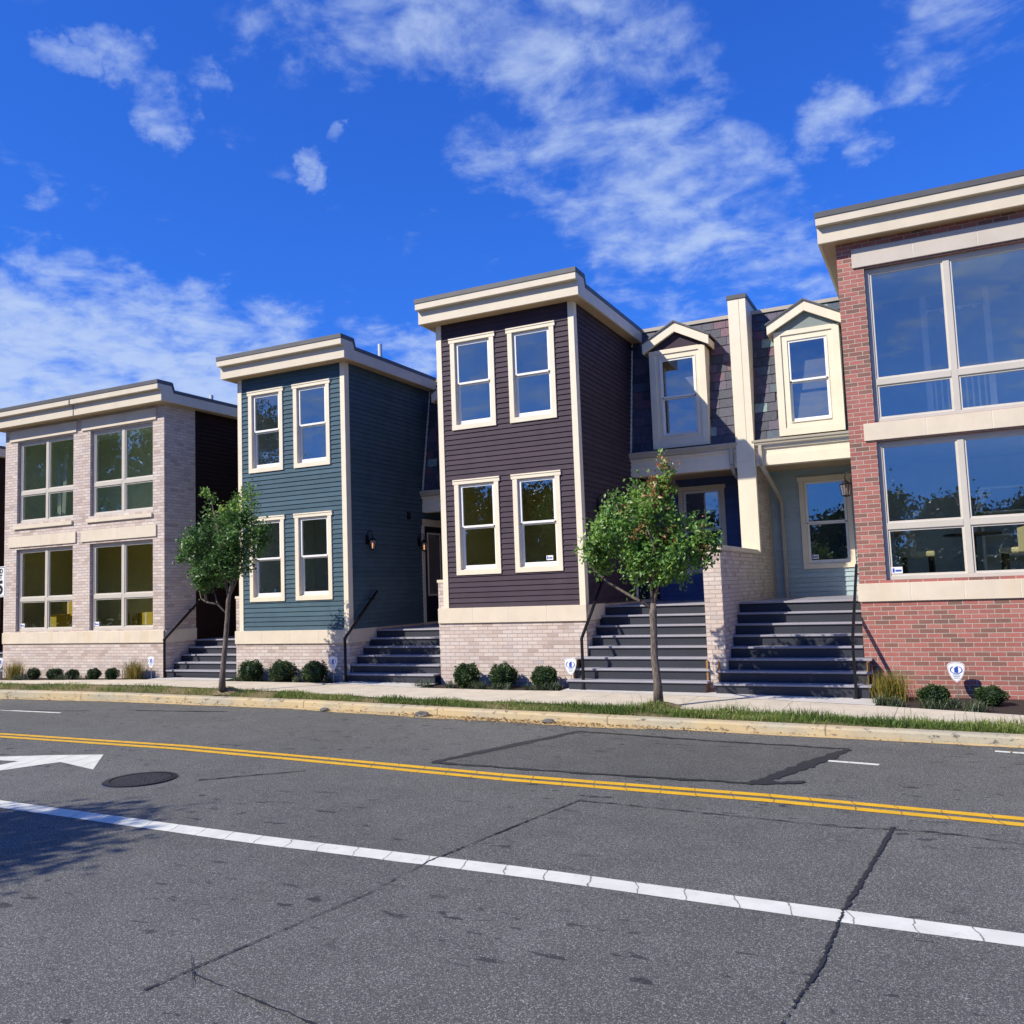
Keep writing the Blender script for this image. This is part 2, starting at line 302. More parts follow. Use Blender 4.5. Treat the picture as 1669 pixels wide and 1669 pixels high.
def soil(name, a, b_):
    m, t, b, o = new_mat(name); p = pos(t); n = noise(t, p, 28, 6, .7)
    t.links.new(ramp(t, n, [(.3, a), (.7, b_)]), b.inputs['Base Color']); b.inputs['Roughness'].default_value = .95; bump(t, b, n, 1, .03); return m
M['mulch'] = soil('mulch', (.012, .008, .006), (.06, .038, .025)); M['earth'] = soil('verge_earth', (.1, .085, .03), (.3, .22, .1))
M['mound_soil'] = soil('mound_soil', (.12, .09, .05), (.36, .27, .15)); M['rock'] = soil('stone', (.06, .06, .06), (.2, .19, .18)); M['far_ground'] = soil('far_ground', (.05, .06, .02), (.12, .12, .05))

# ------------------------------------------------------------------ mesh helpers
ORG = {}
class MB:
    def __init__(s): s.v = []; s.f = []; s.c = []; s.tone = 0.
    def q(s, *p):
        n = len(s.v); s.v += [tuple(x) for x in p]; s.f.append(tuple(range(n, n+len(p)))); s.c.append(s.tone); return s
    def box(s, x0, x1, y0, y1, z0, z1):
        if x1 < x0: x0, x1 = x1, x0
        if y1 < y0: y0, y1 = y1, y0
        if z1 < z0: z0, z1 = z1, z0
        n = len(s.v)
        s.v += [(x, y, z) for z in (z0, z1) for x, y in ((x0, y0), (x1, y0), (x1, y1), (x0, y1))]
        for f in ((3, 2, 1, 0), (4, 5, 6, 7), (0, 1, 5, 4), (1, 2, 6, 5), (2, 3, 7, 6), (3, 0, 4, 7)):
            s.f.append(tuple(n+i for i in f)); s.c.append(s.tone)
        return s
    def prism(s, poly, axis, a0, a1):               # poly of (u,v): axis 'x': u=y,v=z ; 'y': u=x,v=z ; 'z': u=x,v=y
        P = {'x': lambda a, u, v: (a, u, v), 'y': lambda a, u, v: (u, a, v), 'z': lambda a, u, v: (u, v, a)}[axis]
        n = len(s.v); k = len(poly)
        s.v += [P(a0, *p) for p in poly] + [P(a1, *p) for p in poly]
        s.f.append(tuple(n+i for i in range(k))); s.f.append(tuple(n+k+i for i in reversed(range(k)))); s.c += [s.tone]*2
        for i in range(k):
            j = (i+1) % k; s.f.append((n+i, n+k+i, n+k+j, n+j)); s.c.append(s.tone)
        return s
    def tube(s, pts, rad, seg=10, caps=True):
        pts = [Vector(p) for p in pts]; n0 = len(s.v)
        if isinstance(rad, (int, float)): rad = [rad]*len(pts)
        a = None
        for i, p in enumerate(pts):
            d = (pts[min(i+1, len(pts)-1)]-pts[max(i-1, 0)]).normalized()
            if a is None: a = d.orthogonal().normalized()
            a = (a-d*a.dot(d)).normalized(); b = d.cross(a)
            for k in range(seg):
                th = 2*math.pi*k/seg; s.v.append(tuple(p+(a*math.cos(th)+b*math.sin(th))*rad[i]))
        for i in range(len(pts)-1):
            for k in range(seg):
                k2 = (k+1) % seg; s.f.append((n0+i*seg+k, n0+i*seg+k2, n0+(i+1)*seg+k2, n0+(i+1)*seg+k)); s.c.append(s.tone)
        if caps:
            s.f.append(tuple(n0+k for k in reversed(range(seg)))); s.f.append(tuple(n0+(len(pts)-1)*seg+k for k in range(seg))); s.c += [s.tone]*2
        return s
    def bar(s, p, q, w, h):                          # rectangular bar from p to q
        p = Vector(p); q = Vector(q); d = (q-p).normalized(); a = d.cross(Vector((0, 0, 1)))
        a = a.normalized() if a.length > 1e-4 else Vector((1, 0, 0)); b = a.cross(d)
        n = len(s.v)
        for e in (p, q):
            for i, j in ((-1, -1), (1, -1), (1, 1), (-1, 1)): s.v.append(tuple(e+a*i*w/2+b*j*h/2))
        for f in ((3, 2, 1, 0), (4, 5, 6, 7), (0, 1, 5, 4), (1, 2, 6, 5), (2, 3, 7, 6), (3, 0, 4, 7)): s.f.append(tuple(n+i for i in f)); s.c.append(s.tone)
        return s
    def lathe(s, prof, c, seg=20):
        n0 = len(s.v)
        for r, z in prof:
            for k in range(seg): th = 2*math.pi*k/seg; s.v.append((c[0]+r*math.cos(th), c[1]+r*math.sin(th), c[2]+z))
        for i in range(len(prof)-1):
            for k in range(seg):
                k2 = (k+1) % seg; s.f.append((n0+i*seg+k, n0+i*seg+k2, n0+(i+1)*seg+k2, n0+(i+1)*seg+k)); s.c.append(s.tone)
        return s
    def wall(s, axis, c, sg, a0, a1, z0, z1, holes=()):  # flat wall with rectangular holes; sg = outward sign
        A = sorted({a0, a1, *[h for H in holes for h in H[:2] if a0 < h < a1]}); Z = sorted({z0, z1, *[h for H in holes for h in H[2:4] if z0 < h < z1]})
        for i in range(len(A)-1):
            for j in range(len(Z)-1):
                ca, cz = (A[i]+A[i+1])/2, (Z[j]+Z[j+1])/2
                if any(h[0] < ca < h[1] and h[2] < cz < h[3] for h in holes): continue
                s.face(axis, c, sg, A[i], A[i+1], Z[j], Z[j+1])
        return s
    def face(s, axis, c, sg, a0, a1, z0, z1, c1=None):
        c1 = c if c1 is None else c1
        p = [(a0, c, z0), (a1, c, z0), (a1, c1, z1), (a0, c1, z1)]
        if axis == 'x': p = [(y, x, z) for x, y, z in p]
        if (axis == 'y') != (sg < 0): p.reverse()
        return s.q(*p)
    def siding(s, axis, c, sg, a0, a1, z0, z1, holes=(), e=.107, t=.022):
        z = z0
        while z < z1-1e-4:
            s.tone = random.uniform(.2, 1.)
            zt = min(z+e, z1); Z = sorted({z, zt, *[h for H in holes for h in H[2:4] if z < h < zt]})
            for j in range(len(Z)-1):
                zb, zc = Z[j], Z[j+1]; cz = (zb+zc)/2
                cuts = sorted((max(h[0], a0), min(h[1], a1)) for h in holes if h[2] < cz < h[3] and h[1] > a0 and h[0] < a1)
                x = a0; iv = []
                for p, q in cuts:
                    if p > x: iv.append((x, p))
                    x = max(x, q)
                if x < a1: iv.append((x, a1))
                o0 = c+sg*t*(1-(zb-z)/e); o1 = c+sg*t*(1-(zc-z)/e)
                for p, q in iv:
                    s.face(axis, o0, sg, p, q, zb, zc, o1)
                    if j == 0:
                        v = [(p, c, zb), (q, c, zb), (q, o0, zb), (p, o0, zb)]
                        if axis == 'x': v = [(b, a, d) for a, b, d in v]
                        if (axis == 'y') == (sg < 0): v.reverse()
                        s.q(*v)
            z = zt
        s.tone = 0.
        return s
    def reveal(s, axis, c, d, h):                     # inner faces of an opening from plane c to plane d
        a0, a1, z0, z1 = h[:4]
        for (p, q) in (((a0, z0), (a0, z1)), ((a1, z1), (a1, z0)), ((a0, z1), (a1, z1)), ((a1, z0), (a0, z0))):
            v = [(p[0], c, p[1]), (p[0], d, p[1]), (q[0], d, q[1]), (q[0], c, q[1])]
            if axis == 'x': v = [(y, x, z) for x, y, z in v]
            s.q(*v)
        return s
def mk(name, v, f, tones, mat, parent=None, smooth=False, bevel=0.):
    og = ORG.get(parent.name, Vector((0, 0, 0))) if parent else Vector((0, 0, 0))
    v = np.asarray(v, dtype=np.float64)
    me = bpy.data.meshes.new(name)
    me.from_pydata((v-np.array(og)).tolist() if len(v) < 400000 else (v-np.array(og)), [], f); me.update()
    nl = len(me.loops); vi = np.empty(nl, dtype=np.int32); me.loops.foreach_get('vertex_index', vi)
    nrm = np.empty(len(me.polygons)*3, dtype=np.float32); me.polygons.foreach_get('normal', nrm); nrm = np.abs(nrm.reshape(-1, 3))
    lt = np.empty(len(me.polygons), dtype=np.int32); me.polygons.foreach_get('loop_total', lt)
    ln = np.repeat(nrm, lt, axis=0); co = v[vi]
    u = np.where(ln[:, 0] > .6, co[:, 1], co[:, 0]); w = np.where(ln[:, 2] > .75, co[:, 1], co[:, 2])
    uvl = me.uv_layers.new(name='UVMap'); uvl.data.foreach_set('uv', np.stack([u, w], 1).astype(np.float32).ravel())
    if tones is not None:
        at = me.color_attributes.new('tone', 'FLOAT_COLOR', 'CORNER')
        tl = np.repeat(np.asarray(tones, dtype=np.float32), lt); at.data.foreach_set('color', np.stack([tl, tl, tl, np.ones_like(tl)], 1).ravel())
    if smooth: me.polygons.foreach_set('use_smooth', np.ones(len(me.polygons), dtype=bool))
    me.materials.append(M[mat]); o = bpy.data.objects.new(name, me); COL.objects.link(o)
    if parent: o.parent = parent; ORG[o.name] = og
    else: ORG[o.name] = Vector((0, 0, 0))
    if bevel:
        b = o.modifiers.new('bevel', 'BEVEL'); b.width = bevel; b.segments = 2; b.limit_method = 'ANGLE'; b.harden_normals = False
    return o
def part(name, mb, mat, parent=None, smooth=False, bevel=0., label=None):
    o = mk(name, mb.v, mb.f, mb.c if any(mb.c) else None, mat, parent, smooth, bevel)
    if label: o['label'] = label
    return o
def thing(name, label, cat, loc, group=None):
    o = bpy.data.objects.new(name, None); COL.objects.link(o); o.location = loc; o.empty_display_size = .2
    o['label'] = label; o['category'] = cat
    if group: o['group'] = group
    ORG[o.name] = Vector(loc); return o
def tag(o, label, cat, group=None):
    o['label'] = label; o['category'] = cat
    if group: o['group'] = group
    return o
def struct(o, kind='structure'): o['kind'] = kind; return o
def lerp(pts):
    xs, ys = zip(*pts); return lambda x: float(np.interp(x, xs, ys))

# ------------------------------------------------------------------ ground, road, pavement
GZ = lerp([(-60, .0), (-24, .03), (-17.5, .085), (-12, .08), (-9.5, .05), (-6.3, .045), (-3.6, .02), (-1.3, -.02), (6, -.07), (60, -.1)])
YC = lerp([(-60, 15.2), (-30, 13.5), (-24, 13.2), (-19.7, 13.2), (-15.7, 13.3), (-10.9, 13.15), (-6.3, 12.62), (-2.3, 12.33), (.7, 12.08), (6, 11.8), (60, 9)])
KZ = lerp([(-60, .0), (-18, .05), (-12, .02), (-6, .015), (.7, -.005), (60, -.05)])
YV = lerp([(-60, 16.3), (-30, 14.9), (-22, 14.45), (-15.4, 14.3), (-11.5, 13.85), (-8.3, 13.45), (-6.9, 13.5), (-2.5, 13.3), (.8, 13.02), (6, 12.6), (60, 10)])
YB = lerp([(-60, 16.8), (-30, 15.6), (-22, 15.1), (-18, 15.45), (-12.4, 15.4), (-9.5, 15.15), (-7.7, 15.05), (-6.3, 15.1), (-3.5, 14.9), (-1.1, 14.6), (.83, 14.05), (6, 13.6), (60, 11)])
RZ = -.13
XS = [-60, -45, -35, -30] + [x*.5 for x in range(-54, 15)] + [10, 15, 25, 40, 60]
def strip(lo, hi, z, mat, name, xs=XS, z2=None):
    m = MB()
    for a, b in zip(xs[:-1], xs[1:]): m.q((a, lo(a), z(a)), (b, lo(b), z(b)), (b, hi(b), (z2 or z)(b)), (a, hi(a), (z2 or z)(a)))
    return part(name, m, mat)
g = MB().q((-1500, -1500, -.4), (1500, -1500, -.4), (1500, 1500, -.4), (-1500, 1500, -.4)); struct(part('ground', g, 'far_ground'))
YN = lerp([(-60, 5), (-20, 2.2), (-9, 1.7), (-3, 1.5), (1, 1.3), (6, 1.0), (60, -3)])
struct(strip(YN, lambda x: YC(x)+.05, lambda x: RZ, 'asphalt', 'road'))
struct(strip(lambda x: YN(x)-2.1, lambda x: YN(x)-.155, lambda x: 0.0, 'sidewalk', 'near_sidewalk'))
struct(strip(lambda x: -60, lambda x: YN(x)-2.1, lambda x: -.01, 'far_ground', 'near_lawn'))
m = MB()
for a, b in zip(XS[:-1], XS[1:]): m.q((a, YN(a)-.155, .003), (b, YN(b)-.155, .003), (b, YN(b), 0), (a, YN(a), 0)); m.q((a, YN(a), -.3), (a, YN(a), 0), (b, YN(b), 0), (b, YN(b), -.3))
struct(part('near_kerb', m, 'kerb'))
# kerb: front face, rounded nose and top
m = MB(); kx = [x*.25 for x in range(-110, 30)]
prof = [(0, -.3), (.012, .0), (.025, .02), (.05, .03), (.17, .034), (.17, -.2)]
for a, b in zip(kx[:-1], kx[1:]):
    for (p0, q0), (p1, q1) in zip(prof[:-1], prof[1:]):
        zz = lambda x, q: (KZ(x)-.034+q) if q > -.15 else -.35
        m.q((a, YC(a)+p0, zz(a, q0)), (b, YC(b)+p0, zz(b, q0)), (b, YC(b)+p1, zz(b, q1)), (a, YC(a)+p1, zz(a, q1)))
struct(part('kerb', m, 'kerb'))
VZ = lambda x: (KZ(x)+GZ(x))/2
struct(strip(lambda x: YC(x)+.17, YV, lambda x: KZ(x)-.005, 'earth', 'verge', z2=lambda x: GZ(x)-.012))
struct(strip(YV, YB, GZ, 'sidewalk', 'sidewalk'))
struct(strip(YB, lambda x: 16.3, lambda x: GZ(x)-.03, 'mulch', 'planting_bed'))
# wavy sand washed along the gutter
m = MB(); sx_ = [x*.06 for x in range(-400, 90)]
from mathutils import noise as mnoise
wv = [max(.015, (.16 if -11 < x < -4 else .07)*(1+.8*mnoise.noise((x*.7, 3, 0))+.35*mnoise.noise((x*3.1, 1, 0))+.2*mnoise.noise((x*9, 1, 0)))) for x in sx_]
for i in range(len(sx_)-1):
    a, b = sx_[i], sx_[i+1]; m.q((a, YC(a)-wv[i], RZ+.004), (b, YC(b)-wv[i+1], RZ+.004), (b, YC(b)-.002, RZ+.016), (a, YC(a)-.002, RZ+.016))
struct(part('gutter_sand', m, 'sand'))

def ribbon(m, pts, w, z, jit=0., step=.12):
    P = [Vector((p[0], p[1], 0)) for p in pts]; L = []
    for a, b in zip(P[:-1], P[1:]):
        n = max(1, int((b-a).length/step))
        for i in range(n): L.append(a.lerp(b, i/n))
    L.append(P[-1]); e = []
    for i, p in enumerate(L):
        d = (L[min(i+1, len(L)-1)]-L[max(i-1, 0)]).normalized(); nrm = Vector((-d.y, d.x, 0))
        ww = (w(i/(len(L)-1)) if callable(w) else w)/2; c = p+nrm*random.gauss(0, jit*.5)
        e.append((c+nrm*(ww+random.gauss(0, jit)), c-nrm*(ww+random.gauss(0, jit))))
    for (a, b), (c, d) in zip(e[:-1], e[1:]): m.q((b.x, b.y, z), (d.x, d.y, z), (c.x, c.y, z), (a.x, a.y, z))
yel = [(-60, 12.5), (-30, 10.6), (-14.28, 9.51), (-9.9, 9.44), (-7.5, 9.24), (-4.45, 8.95), (-1.67, 8.84), (.44, 8.62), (6, 8.1), (60, 3)]
for k, dy in ((0, 0), (1, -.2)):
    m = MB(); ribbon(m, [(x, y+dy) for x, y in yel], .115, RZ+.004, .002, .4); struct(part('centre_line', m, 'yellow_line'))
m = MB(); ribbon(m, [(-60, 9), (-20, 6.7), (-9.2, 6.15), (-5.45, 5.99), (-3.0, 5.97), (-1.16, 5.88), (.25, 5.83), (6, 5.45), (60, 2)], .21, RZ+.004, .003, .3)
struct(part('lane_line', m, 'white_line'))
m = MB()
for a, b in (((-1.36, 10.69), (-.80, 10.6)), ((.37, 11.73), (.95, 11.64)), ((-17.9, 11.7), (-15.55, 11.66)), ((2.6, 11.5), (3.1, 11.44))): ribbon(m, [a, b], .09, RZ+.004, .002)
struct(part('bay_mark', m, 'white_line'))
m = MB(); z = RZ+.004                                   # right-pointing lane arrow
m.q(*[(x, y, z) for x, y in ((-10.58, 8.6), (-9.77, 7.79), (-10.7, 8.03), (-10.98, 7.38), (-11.3, 6.75), (-11.62, 6.95), (-11.36, 7.64), (-11.36, 7.9), (-11.7, 7.87), (-12.8, 7.6), (-13.0, 7.8), (-11.99, 8.06), (-11.3, 8.36))])
for i, f in enumerate(m.f): m.f[i] = tuple(reversed(f))
struct(part('lane_arrow', m, 'white_line'))
m = MB(); z = RZ+.003; pc = [(-5.75, 9.36), (-1.9, 9.29), (-1.19, 11.45), (-4.87, 11.93)]
m.q(*[(x, y, z) for x, y in pc]); struct(part('road_patch', m, 'patch'))
m = MB(); z = RZ+.007
ribbon(m, [pc[3], pc[0]], lambda t: .1+.07*math.sin(3.1*t), z, .014, .05); ribbon(m, [pc[1], (-1.55, 10.3), pc[2]], lambda t: .08+.11*math.sin(3.1*t), z, .016, .05)
ribbon(m, [pc[0], (-3.8, 9.28), pc[1]], .07, z+.001, .014, .08); ribbon(m, [pc[3], (-3, 11.62), pc[2]], .07, z+.001, .012, .08); ribbon(m, [(-1.95, 9.33), (-1.42, 9.5)], lambda t: .2-.12*t, z+.002, .02, .06)
struct(part('tar_seam', m, 'tar'))
m = MB(); z = RZ+.0075
ribbon(m, [(-3.33, 8.15), (-3.53, 7.08), (-3.72, 5.95), (-3.74, 5.19), (-3.84, 4.55), (-3.95, 3.83), (-3.99, 3.5)], lambda t: .011+.006*math.sin(7*t)+.004*math.sin(31*t), z, .0035, .022)
ribbon(m, [(-4.08, 3.92), (-3.95, 3.8), (-3.75, 3.62)], .006, z+.001, .004, .05)
ribbon(m, [(-.53, 8.03), (-.62, 7.0), (-.71, 5.99), (-.745, 5.07), (-.83, 4.4), (-.95, 3.2)], lambda t: .02+.012*math.sin(4*t+1)+.008*math.sin(23*t), z, .005, .022)
ribbon(m, [(-.9, 7.9), (-.53, 7.95), (-.2, 7.97)], .015, z+.001, .004, .05); ribbon(m, [(-3.3, 8.1), (-1.8, 7.98), (-.9, 7.9)], .012, z+.001, .006, .07)
ribbon(m, [(-.2, 7.97), (.9, 7.7), (2, 7.5)], .012, z+.001, .006, .07); ribbon(m, [(-14.2, 12.25), (-12.1, 12.5)], .05, z, .012, .1); ribbon(m, [(-18, 11.6), (-15.2, 12.0)], .03, z, .01, .1); ribbon(m, [(-7.9, 7.7), (-7.0, 8.5)], .03, z, .008, .08)
ribbon(m, [(-3.9, 3.75), (-2.9, 3.55), (-2.3, 3.3)], .008, z+.001, .004, .05)
struct(part('road_crack', m, 'tar'))
# manhole
t = thing('manhole_cover', 'round dark iron cover set in the road beside the white arrow', 'manhole cover', (-8.63, 7.53, RZ))
m = MB(); m.lathe([(.0, .012), (.33, .012), (.33, .0)], (-8.63, 7.53, RZ), 40)
part('cover', m, 'iron_cover', t)
m = MB(); m.lathe([(.345, .0), (.345, .014), (.4, .014), (.42, .0)], (-8.63, 7.53, RZ), 40); part('rim', m, 'black_metal', t)

# ------------------------------------------------------------------ house builders
F = 16.0
def boxes_line(a0, a1, n, gap=.006):
    w = (a1-a0)/n; return [(a0+i*w+(gap/2 if i else 0), a0+(i+1)*w-(gap/2 if i < n-1 else 0)) for i in range(n)]
def stone_band(h, x0, x1, z0, z1, proud=.035, n=4, side=None, mat='limestone', name='stone_band', y1=F+.02, left=None):
    m = MB()
    for a, b in boxes_line(x0, x1, n): m.box(a, b, F-proud, y1, z0, z1)
    o = part(name, m, mat, h, bevel=.006)
    m = MB(); m.box(x0+.004, x1-.004, F-proud+.004, y1-.001, z0+.004, z1-.004); part('mortar_joint', m, 'mortar', o)
    if side:                                        # return along the side wall: (wall x, sign, length)
        X, sg, L = side; m = MB(); m.box(X-.02 if sg > 0 else X-proud, X+proud if sg > 0 else X+.02, F+.022, F+L, z0, z1); part(name, m, mat, h, bevel=.006)
    return o
def room(h, x0, x1, y0, y1, z0, z1, mat):
    m = MB(); m.q((x0, y1, z0), (x1, y1, z0), (x1, y1, z1), (x0, y1, z1)).q((x0, y0, z0), (x0, y1, z0), (x0, y1, z1), (x0, y0, z1)).q((x1, y1, z0), (x1, y0, z0), (x1, y0, z1), (x1, y1, z1))
    m.q((x0, y0, z0), (x1, y0, z0), (x1, y1, z0), (x0, y1, z0)).q((x0, y1, z1), (x1, y1, z1), (x1, y0, z1), (x0, y0, z1))
    return part('interior', m, mat, h)
def big_window(h, x0, x1, z0, z1, xm, zt, y=F+.11, sticker=False):
    m = MB(); fw_ = .075
    m.box(x0, x0+fw_, y-.03, y+.06, z0, z1).box(x1-fw_, x1, y-.03, y+.06, z0, z1).box(x0+fw_, x1-fw_, y-.03, y+.06, z1-fw_, z1).box(x0+fw_, x1-fw_, y-.035, y+.06, z0, z0+.07)
    m.box(xm-.05, xm+.05, y-.032, y+.06, z0+.07, z1-fw_)
    for a, b in ((x0+fw_, xm-.05), (xm+.05, x1-fw_)): m.box(a, b, y-.036, y+.06, zt-.055, zt+.055)
    w = part('window', m, 'stone_frame', h, bevel=.006)
    m = MB()                                        # inner beads of each light
    for a, b in ((x0+fw_, xm-.05), (xm+.05, x1-fw_)):
        for c, d in ((z0+.07, zt-.055), (zt+.055, z1-fw_)):
            m.box(a, a+.03, y-.012, y+.04, c, d).box(b-.03, b, y-.012, y+.04, c, d).box(a+.03, b-.03, y-.012, y+.04, d-.03, d).box(a+.03, b-.03, y-.012, y+.04, c, c+.03)
    part('sash', m, 'bead', w)
    m = MB()
    for a, b in ((x0+fw_, xm-.05), (xm+.05, x1-fw_)):
        for c, d in ((z0+.07, zt-.055), (zt+.055, z1-fw_)): m.face('y', y+.015, -1, a+.02, b-.02, c+.02, d-.02)
    part('pane', m, 'glass', w)
    if sticker: stick(w, x0+.17, z0+.16, y-.02)
    return w
def stick(w, x, z, y, s=.085):
    m = MB(); m.box(x-s, x+s, y-.002, y+.01, z-s*.65, z+s*.65); o = part('sticker', m, 'white', w)
    m = MB(); m.box(x-s*.8, x-s*.45, y-.006, y-.0025, z-s*.4, z+s*.4).box(x-s*.3, x+s*.8, y-.006, y-.0025, z-s*.25, z+s*.1); o2 = part('sticker', m, 'blue_ink', w)
def hung_window(h, xc, z0, z1, y=F, w=1.04, head=True, casing=True, sticker=None, inner=None, cw=.105, cm_='cream'):
    x0, x1 = xc-w/2, xc+w/2; m = MB()
    if casing:
        hd = .1
        m.box(x0, x0+cw, y-.04, y+.02, z0+cw, z1-hd).box(x1-cw, x1, y-.04, y+.02, z0+cw, z1-hd).box(x0, x1, y-.041, y+.02, z0, z0+cw)
        m.box(x0-.03, x1+.03, y-.045, y+.02, z1-hd, z1)
        m.box(x0-.03, x1+.03, y-.057, y-.045, z1-.03, z1)
        i = (x0+cw, x1-cw, z0+cw, z1-hd)
        m.box(i[0]-.004, i[0]+.014, y+.02, y+.13, i[2], i[3]).box(i[1]-.014, i[1]+.004, y+.02, y+.13, i[2], i[3]).box(i[0], i[1], y+.02, y+.13, i[3]-.014, i[3]+.004).box(i[0], i[1], y+.02, y+.13, i[2]-.004, i[2]+.014)
        wd = part('window', m, cm_, h, bevel=.004)
    else:
        i = (x0, x1, z0, z1)
        m.box(i[0], i[0]+.02, y-.01, y+.13, i[2], i[3]).box(i[1]-.02, i[1], y-.01, y+.13, i[2], i[3]).box(i[0]+.02, i[1]-.02, y-.01, y+.13, i[3]-.02, i[3]).box(i[0]+.02, i[1]-.02, y-.02, y+.13, i[2], i[2]+.02)
        wd = part('window', m, cm_, h)
    a0, a1, b0, b1 = i[0]+.016, i[1]-.016, i[2]+.016, i[3]-.016; zm = (b0+b1)/2; sw = .05
    m = MB()
    m.box(a0, a0+sw, y+.012, y+.05, zm, b1).box(a1-sw, a1, y+.012, y+.05, zm, b1).box(a0+sw, a1-sw, y+.012, y+.05, b1-sw, b1).box(a0+sw, a1-sw, y+.012, y+.05, zm-.022, zm+.022)
    m.box(a0, a0+sw, y+.055, y+.095, b0, zm-.022).box(a1-sw, a1, y+.055, y+.095, b0, zm-.022).box(a0+sw, a1-sw, y+.055, y+.095, b0, b0+.075).box(a0+sw, a1-sw, y+.055, y+.095, zm-.05, zm-.024)
    part('sash', m, 'white_sash', wd, bevel=.003)
    m = MB(); m.face('y', y+.033, -1, a0+sw-.01, a1-sw+.01, zm, b1-sw+.01).face('y', y+.077, -1, a0+sw-.01, a1-sw+.01, b0+.06, zm-.03); part('pane', m, 'glass', wd)
    if sticker: stick(wd, sticker, b0+.15, y+.06, .07)
    return (i, (x0-.0, x1+.0, z0, z1))
def flat_roof(h, x0, x1, zl, yb, over=.265, ext0=None, ext1=None, seam=None, ov=.335):
    a, b = (x0-over if ext0 is None else ext0), (x1+over if ext1 is None else ext1)
    yl, yu, yt = F-ov, F-ov-.12, F-ov-.135
    m = MB()
    m.box(a, b, yl, yl+.06, zl, zl+.285); m.box(a, b, yu, yl+.03, zl+.285, zl+.42)
    for X, s in ((a, 1), (b, -1)):
        X0, X1 = (X, X+.05) if s > 0 else (X-.05, X)
        e = .0025*s
        m.prism([(yl+.06, zl), (yl+.06, zl+.42), (F-.0, zl+.42), (F+.06, zl+.245), (yb, zl+.245), (yb, zl)], 'x', X0-e, X1-e)
        m.prism([(yu+.0005, zl+.287), (yu+.0005, zl+.4195), (yl+.06, zl+.4195), (yl+.06, zl+.287)], 'x', X0-e*1.5, X1-e*1.5)
    part('eaves_fascia', m, 'cream_roof', h, bevel=.004)
    if seam:
        m = MB(); m.box(seam-.012, seam+.012, yu-.012, yl+.02, zl+.28, zl+.44).box(seam-.01, seam+.02, yl-.006, yl+.02, zl, zl+.287); part('fascia_joint', m, 'flashing', h)
    m = MB(); m.q((a+.05, yl+.06, zl+.006), (a+.05, yb, zl+.006), (b-.05, yb, zl+.006), (b-.05, yl+.06, zl+.006)); part('soffit', m, 'soffit', h)
    m = MB(); m.box(a-.012, b+.012, yt, F+.0, zl+.42, zl+.515)
    for X0, X1 in ((a-.014, a+.09), (b-.09, b+.014)): m.prism([(F+.0, zl+.4205), (F+.0, zl+.5145), (F+.035, zl+.49), (F+.09, zl+.33), (yb+.01, zl+.33), (yb+.01, zl+.245), (F+.06, zl+.245)], 'x', X0, X1)
    part('roof_edge', m, 'flashing', h)
    m = MB(); m.q((a+.05, F, zl+.3), (b-.05, F, zl+.3), (b-.05, yb, zl+.3), (a+.05, yb, zl+.3)); part('roof', m, 'roofing', h)
SLATES = [0, .1, .2, .3, .36, .42, .5, .55, .6, .64, .7, .74, .8, .84, .89, .95]
def slates(m, x0, x1, z0, z1, y0, y1, holes=(), rows=14, w=.27):
    d = Vector((0, y1-y0, z1-z0)); L = d.length; d.normalize(); nrm = Vector((0, -d.z, d.y)); e = L/rows
    for r in range(rows):
        x = x0-(w/2 if r % 2 else 0)-random.random()*.03
        while x < x1:
            ww = w*random.choice((1, 1, 1, .8, 1.15)); a, b = max(x, x0), min(x+ww-.007, x1); x += ww
            if b-a < .02: continue
            p0 = Vector((0, y0, z0))+d*(e*r); p1 = p0+d*(e+.02); zc = (p0.z+p1.z)/2
            if any(h_[0] < (a+b)/2 < h_[1] and h_[2] < zc < h_[3] for h_ in holes): continue
            o = nrm*.022+nrm*random.uniform(-.003, .004); o1 = nrm*.004
            m.tone = random.choice(SLATES)+.004
            A, B, C_, D = Vector((a, *(p0+o).yz)), Vector((b, *(p0+o).yz)), Vector((b, *(p1+o1).yz)), Vector((a, *(p1+o1).yz))
            m.q(A, B, C_, D); E_, G_ = Vector((a, *p0.yz)), Vector((b, *p0.yz)); m.q(E_, G_, B, A); m.q(A, D, (a, *p1.yz), E_); m.q(B, G_, (b, *p1.yz), C_)
    m.tone = 0.
